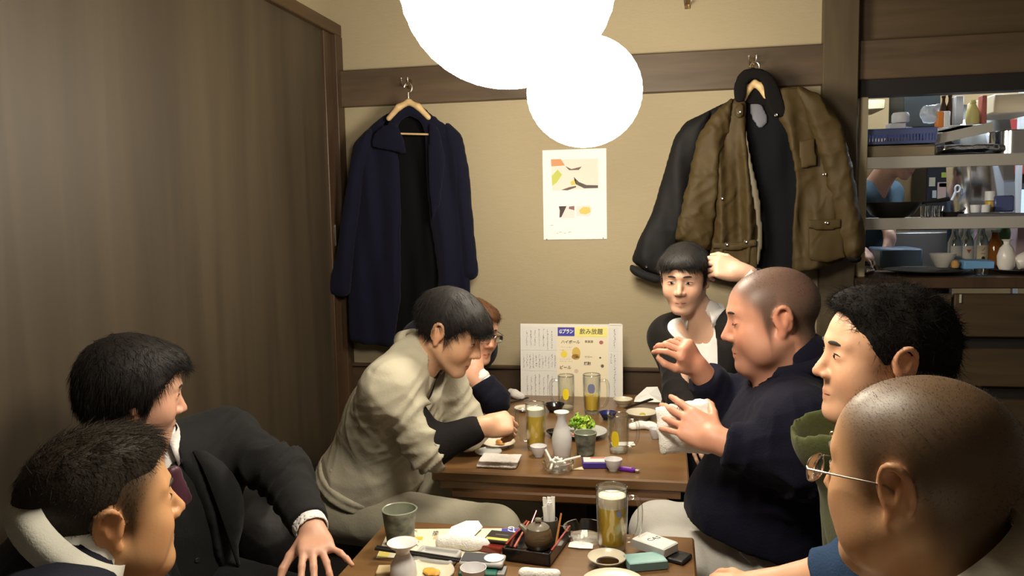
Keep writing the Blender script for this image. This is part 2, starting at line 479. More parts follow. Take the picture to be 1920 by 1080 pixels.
table(2.345, 3.46, 'far wooden table against the back wall with mugs and standing menu')
table(.82, 1.94, 'near wooden table with the tray, tall beer mug and cigarette packs')

# ================================================================== people
skin_m = mat('skin', (.6,.38,.26), .46, attr='Col', bump=(260,.05), sss=.10, spec=.4)
eye_m = mat('eye', (.8,.8,.8), .25, attr='Col')
def hairmat(name, c, rough=.42): return mat(name, c, rough+.15, spec=.3, bump=(300,.3))
def frame(fwd_deg, pitch, roll):
    """columns: person's left, forward, up.  pitch>0 looks down, roll>0 tilts towards the person's right"""
    a = radians(fwd_deg); f = np.array([cos(a), sin(a), 0]); l = np.array([-sin(a), cos(a), 0]); u = np.array([0, 0, 1.])
    p = radians(pitch); f2 = cos(p)*f-sin(p)*u; u2 = sin(p)*f+cos(p)*u
    r = radians(roll); l3 = cos(r)*l+sin(r)*u2; u3 = -sin(r)*l+cos(r)*u2
    return np.stack([l3, f2, u3], 1)

class Head:
    def __init__(s, o, yaw, pitch=0, roll=0, sc=1.0, chub=0.0, jaw=1.0, nose=1.0):
        s.o = np.array(o, float); s.R = frame(yaw, pitch, roll); s.sc = sc; s.chub = chub; s.jaw = jaw; s.nose = nose; s.ear_z = (.015, .026)
    def w(s, p): return s.o+s.R@(np.array(p, float)*s.sc)
    def local(s, V): return ((V-s.o)@s.R)/s.sc
    def prims(s, S):
        c = s.sc; W = s.w; R = s.R; ch = s.chub
        def ell(p, r, k=.02, sub=False, rot=None): S.ell(W(p), np.array(r)*c, R if rot is None else R@rot, k*c, sub)
        def rc(a, b, ra, rb, k=.015, sub=False): S.rc(W(a), W(b), ra*c, rb*c, k*c, sub)
        ell((0,-.012,.035), (.0775,.098,.084))
        ell((0,.034,.028), (.066,.057,.064), .03)
        ell((0,.036,-.028), (.063*s.jaw,.054,.068), .03)
        ell((0,.046,-.068), (.043*s.jaw,.045,.045), .025)
        ell((0,.073,-.103), (.021*s.jaw,.019,.016), .02)
        for x in (-1, 1):
            rc((x*.055*s.jaw,-.006,-.042), (x*.022,.066,-.101), .018, .014, .02)
            ell((x*.041,.055,-.032), (.026+.006*ch,.031,.032), .02)
            if ch: ell((x*.05*s.jaw,.03,-.065), (.022+.010*ch,.036,.036), .025)
            rc((x*.010,.089,.026), (x*.044,.074,.027), .009, .007, .014)
        if ch: ell((0,.035,-.105), (.042,.042,.022+.012*ch), .03)
        for x in (-1, 1):
            ell((x*.0315,.104,.004), (.018,.016,.0125), .016, True)
        n = s.nose
        rc((0,.088,.012), (0,.109*n,-.030), .0065, .0105, .010)
        for x in (-1, 1):
            ell((x*.0125,.098,-.035), (.0085,.010,.008), .007)
            ell((x*.0315,.0795,.003), (.0165,.0125,.0105), .006)
        rc((-.019,.084,-.0655), (0,.0905,-.0635), .0045, .0058, .006); rc((0,.0905,-.0635), (.019,.084,-.0655), .0058, .0045, .006)
        rc((-.015,.084,-.0765), (0,.0885,-.077), .005, .0066, .006); rc((0,.0885,-.077), (.015,.084,-.0765), .0066, .005, .006)
        for x in (-1, 1):          # ears
            e = []
            for t in np.linspace(0, 1, 15):
                q = radians(-5+235*t); ry = .0185*(1-.12*t); rz = .030
                e.append((x*(.0785+.0115*sin(pi*min(1, t*1.15))), -.011+ry*cos(q)*1.0-.004*t*0, .004+rz*sin(q)*1.0))
            ell((x*.0795,-.010,.002), (.0075,.0175,.028), .008, rot=rotz(x*-.30))
            for a, b in zip(e[:-1], e[1:]): rc(a, b, .0042, .0042, .004)
            ell((x*.0800,-.005,-.027), (.0062,.0085,.0105), .007)
            ell((x*.0905,-.0085,.007), (.0070,.0100,.0165), .005, True)
            ell((x*.0845,-.0165,.004), (.0045,.0040,.014), .006)
            rc((x*.0795,.006,.005), (x*.0805,.004,-.010), .0046, .0042, .004)
    # hair line ---------------------------------------------------------------
    YL = [-.13,-.075,-.045,-.02,-.004,.022,.034,.052,.066,.078,.12]
    def zline(s, y, ax, front=.078, burn=-.012):
        ZL = [-.085,-.080,-.055,s.ear_z[0],s.ear_z[1],burn,.010,.040,.052,front,front+.004]
        return np.interp(y, s.YL, ZL)
    def on_hair(s, V, front=.078, burn=-.012):
        q = s.local(V); return q[:, 2]-s.zline(q[:, 1], np.abs(q[:, 0]), front, burn)

def finger_chain(S, base, d, n, segs, rad, curl, k=.004):
    """curl: list of bend angles towards -n"""
    p = np.array(base, float); d = nrm(d); n = nrm(n-d*(n@d)); r = rad
    for L, a in zip(segs, curl):
        a = radians(a); d, n = cos(a)*d-sin(a)*n, sin(a)*d+cos(a)*n
        q = p+d*L; S.rc(p, q, r, r*.91, k); p = q; r *= .91
    return p
def hand(S, W, d, n, side, curl=((15,20,15),)*4, splay=(6,1,-4,-10), thumb=(40,10,20,20), sc=1.0):
    """W wrist, d towards fingers, n out of the back of the hand; side +1 left hand, -1 right hand.
    thumb=(out angle, towards palm angle, bend1, bend2). returns finger tips"""
    W = np.array(W, float); d = nrm(d); n = nrm(np.array(n, float)-d*(np.dot(n, d))); t = np.cross(d, n)*(1 if side > 0 else -1)
    # left hand palm down (n up), fingers forward: thumb to the right = d x n
    g = sc; tips = []
    offs = (.029,.0095,-.0100,-.0275); lens = ((.043,.026,.021),(.047,.029,.022),(.043,.027,.021),(.034,.021,.018)); rad = (.0090,.0092,.0087,.0076)
    S.rc(W-d*.02*g, W+d*.02*g, .025*g, .026*g, .02*g)
    for i in range(4):
        b = W+d*(.086-.006*abs(i-1))*g+t*offs[i]*g
        S.rc(W+d*.012*g+t*offs[i]*.55*g-n*.002, b-n*.003*g, .0150*g, .0128*g, .012*g)
        sp = radians(splay[i]); dd = cos(sp)*d+sin(sp)*t
        tips.append(finger_chain(S, b-n*.003*g, dd, n, [l*g for l in lens[i]], rad[i]*g, curl[i] if len(curl) > 1 else curl[0]))
    S.ell(W+d*.045*g+t*.026*g-n*.012*g, (.018*g,.034*g,.015*g), np.stack([t, d, n], 1), .012*g)
    S.ell(W+d*.045*g-t*.026*g-n*.008*g, (.014*g,.036*g,.014*g), np.stack([t, d, n], 1), .012*g)
    a, b, c1, c2 = [radians(x) for x in thumb]
    td = cos(a)*d+sin(a)*t; td = nrm(cos(b)*td-sin(b)*n)
    p = W+d*.025*g+t*.026*g-n*.008*g; q = p+td*.042*g; S.rc(p, q, .0135*g, .0112*g, .008*g)
    inw = nrm(cos(.6)*d*0+(-t)*sin(a)+d*cos(a)*.2-n*.25); 
    ax = nrm(inw-td*(inw@td))
    d2 = cos(c1)*td+sin(c1)*ax; q2 = q+d2*.032*g; S.rc(q, q2, .0108*g, .0098*g, .004)
    ax2 = nrm(ax-d2*(ax@d2)); d3 = cos(c2)*d2+sin(c2)*ax2; q3 = q2+d3*.024*g; S.rc(q2, q3, .0098*g, .0078*g, .004)
    tips.append(q3); return tips

class Torso:
    """pelvis, chest (sternum level), neck base, with facing yaw per level"""
    def __init__(s, pel, chest, neck, yaw_p, yaw_c, w=1.0, belly=0.0, shw=.175, depth=1.0):
        s.p = np.array(pel, float); s.c = np.array(chest, float); s.n = np.array(neck, float)
        s.Rp = frame(yaw_p, 0, 0); s.yc = yaw_c; s.w = w; s.belly = belly; s.shw = shw; s.depth = depth
        up = nrm(s.n-s.c); f = frame(yaw_c, 0, 0)[:, 1]; f = nrm(f-up*(f@up)); l = np.cross(f, up)*-1
        l = np.cross(up, f); s.Rc = np.stack([l, f, up], 1)
        upm = nrm(s.c-s.p); fm = nrm(frame((yaw_p+yaw_c)/2, 0, 0)[:, 1]); fm = nrm(fm-upm*(fm@upm)); s.Rm = np.stack([np.cross(upm, fm), fm, upm], 1)
        s.Lsh = s.n-s.Rc[:, 2]*.055+s.Rc[:, 0]*shw; s.Rsh = s.n-s.Rc[:, 2]*.055-s.Rc[:, 0]*shw
    def prims(s, S, inf=0.0, k=.05):
        w, dp = s.w, s.depth
        S.ell(s.p+np.array([0, 0, .03]), np.array([.155*w, .115*dp, .11])+inf, s.Rp, k)
        mid = (s.p+s.c)/2+s.Rm[:, 1]*.015
        S.ell(mid, np.array([.145*w, (.105+s.belly*.07)*dp, .17])+inf, s.Rm, k)
        if s.belly: S.ell(mid-s.Rm[:, 2]*.03+s.Rm[:, 1]*.05*s.belly, np.array([.14*w, .11+.05*s.belly, .14])+inf, s.Rm, k)
        S.ell(s.c, np.array([.155*w, .115*dp, .17])+inf, s.Rc, k)
        S.rc(s.n-s.Rc[:, 2]*.06+s.Rc[:, 0]*.10*w, s.n-s.Rc[:, 2]*.06-s.Rc[:, 0]*.10*w, .062+inf, None, k)
        for sg, sh in ((1, s.Lsh), (-1, s.Rsh)):
            S.rc(s.n-s.Rc[:, 2]*.02+s.Rc[:, 0]*.035*sg, sh, .045+inf, .058+inf, k*.8)
            S.rc(sh, s.c+s.Rc[:, 0]*.10*w*sg, .055+inf, .08+inf, k)

def blend_cols(head, V, N, tone, scalp=None, scalp_soft=.012, blush=.25, front=.078, burn=-.012, shadow=0.0, extra=None):
    q = head.local(V); C = np.tile(np.array(tone, float), (len(V), 1))
    in_head = (np.abs(q) < np.array([.11, .14, .15])).all(1)
    red = np.array([tone[0]*1.02, tone[1]*.72, tone[2]*.62])
    def mixc(wt, c): C[:] = C*(1-wt[:, None])+np.array(c)[None]*wt[:, None]
    mixc(np.clip(.5+1.2*wob(V, 3, 55), 0, 1)*.22, red); mixc(np.clip(.5+1.2*wob(V, 9, 90), 0, 1)*.12, (tone[0]*.8, tone[1]*.74, tone[2]*.7))
    b = np.exp(-((np.abs(q[:, 0])-.045)/.022)**2-((q[:, 2]+.03)/.028)**2)*(q[:, 1] > .02)
    ear = np.clip((np.abs(q[:, 0])-.0765)/.004, 0, 1)*np.exp(-(((q[:, 1]+.010)/.026)**2+((q[:, 2]-.001)/.037)**2)**4)
    nose = np.exp(-((q[:, 1]-.108)/.012)**2-(q[:, 0]/.018)**2-((q[:, 2]+.03)/.02)**2)
    mixc(np.clip(b*blush+ear*.4+nose*blush, 0, 1)*in_head, red)
    lips = np.exp(-((q[:, 2]+.0705)/.009)**4-(q[:, 0]/.020)**4)*(q[:, 1] > .080)
    mixc(np.clip(lips, 0, 1)*.6*in_head, (tone[0]*.80, tone[1]*.50, tone[2]*.48))
    if shadow:      # beard stubble
        sb = 1/(1+np.exp((q[:, 2]+.05)/.008))*(q[:, 1] > -.03)*(1/(1+np.exp((-.135-q[:, 2])/.01)))
        must = np.exp(-((q[:, 2]+.052)/.007)**2-(q[:, 0]/.025)**2)*(q[:, 1] > .07)
        mixc(np.clip(sb*(1-lips)+must, 0, 1)*shadow*in_head, (tone[0]*.35, tone[1]*.36, tone[2]*.38))
    if scalp is not None:
        hz = q[:, 2]-head.zline(q[:, 1], np.abs(q[:, 0]), front, burn)
        wt = 1/(1+np.exp(-(hz)/(scalp_soft*.35)))*in_head*(1-np.clip(ear*1.5, 0, 1))
        mixc(np.clip(wt, 0, 1)*scalp[3], scalp[:3])
    return C

def to_obj(name, V, F, m, parent, base, col=None):
    me = np_mesh(name, V-np.asarray(base, np.float32), F)
    if col is not None: setcol(me, col)
    return link(name, me, m, parent)

def strands(P, D, L, width, bend, seed, segs=3, droop=0.0):
    """tapered three-sided hair strands; P roots, D unit directions, L lengths, bend (n,3) offset at the tip"""
    r = np.random.default_rng(seed); n = len(P)
    a = np.cross(D, r.normal(size=(n, 3))); a /= np.linalg.norm(a, axis=1, keepdims=True)+1e-9; b = np.cross(D, a)
    Vs = []; 
    for i in range(segs+1):
        t = i/segs; c = P+D*(L*t)[:, None]+bend*(t*t)
        w = width*(1-t)**.7 if i < segs else width*0+1e-5
        w = np.broadcast_to(w, (n,))
        for q in (0, 2.094, 4.189): Vs.append(c+w[:, None]*(cos(q)*a+sin(q)*b))
    V = np.stack(Vs, 1); m = V.shape[1]; V = V.reshape(-1, 3)
    base = (np.arange(n)*m)[:, None]; Fs = []
    for i in range(segs):
        for q in range(3):
            Fs.append(base+np.array([i*3+q, i*3+(q+1) % 3, (i+1)*3+(q+1) % 3, (i+1)*3+q]))
    return V, np.concatenate(Fs)

def hair(head, parent, base, m, shells, style, h=.005, front=.078, burn=-.012, seed=1, name='hair', nstr=2600, cut=None, lump=.003, swid=.0006, lift=.16):
    """shells: list of (centre, radii) in head space; strands follow style(q)->(dir local, length, bend local)"""
    S = SDF(h*head.sc)
    for c, r in shells: S.ell(head.w(c), np.array(r)*head.sc, head.R, .02)
    lo = head.o-.2; hi = head.o+.2
    def below(X, Y, Z):
        P = [X-head.o[0], Y-head.o[1], Z-head.o[2]]; R = head.R
        q = [(P[0]*R[0, i]+P[1]*R[1, i]+P[2]*R[2, i])/head.sc for i in range(3)]
        d = (q[2]-head.zline(q[1], np.abs(q[0]), front, burn))
        if cut is not None: d = np.minimum(d, cut(q[0], q[1], q[2]))
        return d*head.sc*.7
    S.fn(below, lo, hi, .004, True)
    # keep the shell hollow so that the face stays clear
    V, F = S.mesh()
    V = relax(V, F, 1)
    N = vnormals(V, F)
    V = V+N*(lump*folds(V, seed, 70/head.sc, 5, 1.5))[:, None].astype(np.float32)
    r = np.random.default_rng(seed)
    ids = r.choice(len(V), min(nstr, len(V)*3), replace=True)
    P = V[ids]+r.normal(size=(len(ids), 3))*.0015-N[ids]*.003
    q = head.local(P); nl = N[ids]@head.R
    d, L, bend = style(q, nl, r); L = L*1.15
    dn = (d*nl).sum(1, keepdims=True); dt = d-nl*dn; dt = dt/(np.linalg.norm(dt, axis=1, keepdims=True)+1e-6)
    d = dt+nl*(lift+r.normal(size=(len(q), 1))*lift*.6)
    D = (d/np.linalg.norm(d, axis=1, keepdims=True))@head.R.T
    SV, SF = strands(P, D, L*head.sc, swid*head.sc, (bend@head.R.T)*head.sc, seed, 2)
    Fa = np.concatenate([F, SF+len(V)]); Va = np.concatenate([V, SV])
    return to_obj(name, Va, Fa, m, parent, base)

def fuzz(head, parent, base, m, V, N, seed, nstr, length, width=.0006, comb=(0,-.5,-.1), front=.078, burn=-.012, name='hair'):
    """cropped hair: very short strands standing on the scalp of the body mesh"""
    hz = head.on_hair(V, front, burn); q = head.local(V)
    ok = np.nonzero((hz > .003) & (np.abs(q[:, 0]) < .084) & (np.abs(q) < np.array([.1, .13, .14])).all(1))[0]
    r = np.random.default_rng(seed); ids = r.choice(ok, nstr)
    P = V[ids]+r.normal(size=(nstr, 3))*.0022; nl = N[ids]@head.R
    d = nl+np.array(comb)+r.normal(size=(nstr, 3))*.25; D = (d/np.linalg.norm(d, axis=1, keepdims=True))@head.R.T
    P = P-D*.001
    L = length*np.clip(hz[ids]/.04, .25, 1)*r.uniform(.6, 1.2, nstr)
    SV, SF = strands(P, D, L, width, D*0, seed, 1)
    return to_obj(name, SV, SF, m, parent, base)

def face_bits(head, parent, base, brow_col=(.02,.015,.012), look=(0, 0), closed=False, open_=1.0, iris=(.02,.012,.008), brow_w=.0032, mouth=True):
    """eyes, eyebrows and mouth line, sunk to the face surface"""
    for x in (-1, 1):
        if not closed:
            n = 14; V = [(0, .0022, 0)]; C = [(0.01, .008, .006)]; F = []
            for ring, (rr, yy) in enumerate(((.35, .0018), (.5, .0014), (1.0, -.002))):
                for k in range(n):
                    a = 2*pi*k/n
                    if ring < 2: xx, zz = .0068*rr/.5*cos(a)+look[0]*.004, .0056*rr/.5*sin(a)*min(1, open_*1.0)
                    else: xx, zz = .0145*cos(a), .0062*open_*sin(a)*(1-.25*abs(cos(a)))
                    V.append((xx, yy, zz)); C.append((iris, iris, (.66, .62, .58))[ring] if ring < 2 else (.62, .58, .54))
            for k in range(n):
                F.append((0, 1+k, 1+(k+1) % n))
                for ring in range(2): a0 = 1+ring*n; F.append((a0+k, a0+(k+1) % n, a0+n+(k+1) % n, a0+n+k))
            V = np.array(V); V = V@rotz(-x*.28).T
            V = np.array([head.w(v+np.array([x*.0315, .0895, .003])) for v in V])
            me = np_mesh('eye', V-base, [list(f) for f in F]); setcol(me, np.array(C)); link('eye', me, eye_m, parent)
        lash = [(x*(.0315+.0155*u), .0905-.0065*u*u-(.003 if u*x*x > 0 else 0)*abs(u), .003+(.0062*open_*(1-u*u) if not closed else -.004*(1-u*u))) for u in np.linspace(-1, 1, 9)]
        lash = [(p[0], p[1]+(.0035 if closed else .002), p[2]) for p in lash]
        b = MB(); b.tube([head.w(p) for p in lash], [.0004]+[.0011]*7+[.0004], 5); b.build('eyelashes', mat('lash', (.02,.014,.012), .6), parent, True, origin=base)
        bp = [(x*(.012+.036*t), .0985-.020*t*t, .0250+.0035*sin(t*pi)-.0025*t) for t in np.linspace(0, 1, 8)]
        b = MB(); b.tube([head.w(p) for p in bp], np.array([.4, .9, 1, 1, 1, .9, .7, .3])*brow_w, 6)
        b.build('eyebrow', mat('brow', brow_col, .7), parent, True, origin=base)
    if mouth:
        mp = [(.021*u, .0950-.0062*u*u, -.0705+.0012*abs(u)) for u in np.linspace(-1, 1, 9)]
        b = MB(); b.tube([head.w(p) for p in mp], [.0005]+[.0012]*7+[.0005], 5); b.build('mouth_line', mat('mouth', (.10,.03,.025), .6), parent, True, origin=base)

def sleeve(S, sh, el, wr, ru, re, rw, k=.03):
    S.rc(sh, el, ru, re, k); S.rc(el, wr, re, rw, k)
def arm_body(S, sh, el, wr, sc=1.0):
    S.rc(sh, el, .047*sc, .037*sc, .03); S.rc(el, el+(wr-el)*.35, .037*sc, .038*sc, .02); S.rc(el+(wr-el)*.35, wr, .038*sc, .026*sc, .02)
def garment(name, S, m, parent, base, amp=.006, freq=26, seed=3, joints=(), clip=None, it=1, post=None):
    V, F = S.mesh(clip)
    V = relax(V, F, it); N = vnormals(V, F)
    d = amp*folds(V, seed, freq)+amp*.5*wob(V, seed+5, freq*.5)
    for (p, axis, rad, a, fr) in joints:
        p = np.array(p); w = np.exp(-((V-p)**2).sum(1)/rad**2); ph = fr*((V-p)@nrm(axis))+1.2*np.sin(V@np.array([31., 23., -27.]))
        d = d+w*a*((1-np.abs(np.sin(ph)))**1.5-.4)
    V = (V+N*d[:, None]).astype(np.float32)
    if post: V = post(V)
    return to_obj(name, V, F, m, parent, base)
def legs(S, T, kneeL, kneeR, footL, footR, r0=.088, r1=.066, r2=.055, k=.03):
    S.ell(T.p+np.array([0, 0, .02]), (.17*T.w, .125*T.depth, .105), T.Rp, k)
    for sg, kn, ft in ((1, kneeL, footL), (-1, kneeR, footR)):
        hp = T.p+T.Rp[:, 0]*.085*T.w*sg+np.array([0, 0, .0])
        S.rc(hp, kn, r0, r1, k); S.rc(kn, ft, r1, r2, k)
def shoes(parent, base, feet, yaw, m, z0=0.0):
    for f in feet:
        S = SDF(.010); R = frame(yaw, 0, 0); p = np.array([f[0], f[1], z0])
        S.ell(p+R[:, 1]*.02+np.array([0, 0, .045]), (.042, .085, .045), R, .02); S.ell(p+R[:, 1]*.11+np.array([0, 0, .035]), (.045, .075, .033), R, .02)
        S.cut(p+np.array([0, 0, .006]), (0, 0, -1), p-.25, p+.25)
        V, F = S.mesh(); to_obj('shoe', V, F, m, parent, base)
def ribbon(name, pts_in, pts_out, m, parent, base, thick=.002, fold=None, smooth=True):
    """strip between two polylines, with thickness; fold = third polyline"""
    rows = [np.array(pts_in, float), np.array(pts_out, float)]+([np.array(fold, float)] if fold is not None else [])
    n = len(rows[0]); V = np.concatenate(rows); F = []
    for r in range(len(rows)-1):
        for i in range(n-1): F.append((r*n+i, r*n+i+1, (r+1)*n+i+1, (r+1)*n+i))
    me = np_mesh(name, V-base, [list(f) for f in F], smooth); o = link(name, me, m, parent)
    md = o.modifiers.new('solid', 'SOLIDIFY'); md.thickness = thick; md.offset = 0
    return o
def shirt_collar(name, neck, up, fwd, r0, r1, ht, m, parent, base, gap=25, pt=.045, thick=.002, drop=.0):
    """folded collar around the neck with two points at the front"""
    up = nrm(up); f = nrm(np.array(fwd)-up*(np.dot(fwd, up))); l = np.cross(up, f)
    A = np.linspace(radians(gap), radians(360-gap), 33); a0, b0, c0 = [], [], []
    for a in A:
        fr = (1+cos(a))/2          # 1 at front
        dirv = cos(a)*f+sin(a)*l
        z = -drop*fr
        a0.append(neck+dirv*r0+up*(z-.006)); b0.append(neck+dirv*(r0+.004)+up*(z+ht*(1-.25*fr)))
        e = (1 if fr > .90 else 0)
        k = max(0, (fr-.80)/.20)
        c0.append(neck+dirv*(r1+.012*k)+up*(z-.004-pt*k**1.5))
    return ribbon(name, a0, b0, m, parent, base, thick, c0)

A3 = lambda *v: np.array(v, float)
def make_body(e, base, head, T, arms, tone, h=.005, neck_r=(.056,.066), hands=(), cols=None, armsc=1.0, name='body'):
    S = SDF(h); head.prims(S)
    S.rc(head.w((0,-.022,-.055)), T.n-T.Rc[:, 2]*.03, neck_r[0]*head.sc, neck_r[1]*head.sc, .025)
    T.prims(S, -.022, .05)
    for sh, el, wr in arms: arm_body(S, np.array(sh), np.array(el), np.array(wr), armsc)
    tips = [hand(S, *hh[0], **hh[1]) for hh in hands]
    V, F = S.mesh(); N = vnormals(V, F)
    C = blend_cols(head, V, N, tone, **(cols or {}))
    o = to_obj(name, V, F, skin_m, e, base, C)
    return o, V, N, tips
def pt(x, y, Y): return onY(x, y, Y)

navy_wool = mat('navy_fleece', (.0062,.0062,.015), .9, spec=.12, sheen=.03, bump=(180,.35), wr=(8,.4))
suit_char = mat('charcoal_suit', (.0135,.0138,.0145), .8, spec=.12, sheen=.04, bump=(260,.2), wr=(7,.35))
suit_black = mat('black_suit', (.012,.0105,.010), .8, spec=.12, sheen=.04, bump=(260,.2), wr=(7,.35))
suit_navy = mat('navy_suit', (.007,.008,.016), .8, spec=.12, sheen=.04, bump=(260,.2), wr=(7,.35))
shirt_w = mat('white_shirt', (.72,.70,.68), .7, bump=(120,.12), wr=(12,.4))
cuff_w = mat('white_cuff', (.74,.72,.70), .7)
khaki = mat('khaki_workwear', (.44,.405,.31), .82, bump=(160,.2), wr=(9,.55), vary=(5,.4,(.39,.36,.27)))
khaki2 = mat('khaki_trousers', (.30,.275,.205), .85, bump=(160,.2), wr=(9,.5))
black_knit = mat('black_knit', (.012,.011,.011), .85, spec=.12, bump=(200,.3))
pale_trs = mat('pale_work_trousers', (.40,.385,.355), .85, bump=(140,.2), wr=(9,.5))
dark_trs = mat('dark_trousers', (.016,.016,.018), .85, spec=.12, bump=(200,.2))
olive = mat('olive_vest', (.055,.062,.022), .85, spec=.12, sheen=.05, bump=(160,.25))
denim = mat('denim', (.025,.050,.105), .85, spec=.12, bump=(240,.4))
cream = mat('cream_cotton', (.56,.53,.44), .82, bump=(150,.25), wr=(10,.4))
knit = mat('grey_rib_knit', (.42,.41,.36), .9, bump=(320,.25))
shoe_m = mat('shoe_leather', (.012,.010,.009), .45)
brass = mat('button_metal', (.45,.38,.24), .35, 1.0)
blackbtn = mat('button_dark', (.03,.028,.026), .4)
lens_m = mat('spectacle_lens', (.95,.95,.95), .02, trans=1.0, ior=1.12)
wire = mat('spectacle_metal', (.55,.52,.46), .28, 1.0)
hair_blk = hairmat('black_hair', (.012,.010,.009), .45)
hair_brn = hairmat('reddish_brown_hair', (.095,.040,.016), .5)
hair_dkb = hairmat('dark_brown_hair', (.022,.016,.010), .5)

def glasses(head, parent, base, rim=True, lens=None):
    c = lambda p: head.w(p)
    e = None; fr = MB()
    rims = []
    for x in (-1, 1):
        pts = []
        for k in range(20):
            a = 2*pi*k/20; px, pz = .024*cos(a), .0155*sin(a)
            px = np.sign(px)*.024*abs(cos(a))**.75; pz = np.sign(pz)*.0155*abs(sin(a))**.75
            pts.append((x*(.034)+px, .116-.006*abs(.034*x+px)/.05, -.004+pz))
        rims.append(pts)
        fr.tube([c(p) for p in pts], .0011, 6, closed=True)
        fr.tube([c((x*.058,.109,.003)), c((x*.070,.100,.004)), c((x*.082,.05,.008)), c((x*.086,.0,.010)), c((x*.084,-.022,-.004))], .0013, 6)
    fr.tube([c((-.011,.117,.0)), c((0,.119,.003)), c((.011,.117,.0))], .0011, 6)
    o = fr.build('eyeglasses', wire, parent, True, origin=base)
    for pts in rims:
        cen = np.mean(np.array(pts), 0); V = [c(cen)]+[c(p) for p in pts]
        n = len(pts); F = [[0, 1+i, 1+(i+1) % n] for i in range(n)]
        me = np_mesh('lens', np.array(V)-base, F); l = link('lens', me, lens_m, o)
        md = l.modifiers.new('s', 'SOLIDIFY'); md.thickness = .0012
    return o
def buttons(pts, n, r, m, parent, base, name='button'):
    n = nrm(n); a = nrm(np.cross(n, [.3, .2, .9])); b = np.cross(n, a); R = np.stack([a, b, n], 1)
    for p in pts:
        m_ = MB(); m_.lathe([(r*.7, -.001), (r, 0), (r, .002), (r*.75, .003), (r*.4, .0022)], 12)
        m_.V = [v@R.T+np.array(p) for v in m_.V]; m_.build(name, m, parent, True, origin=base)

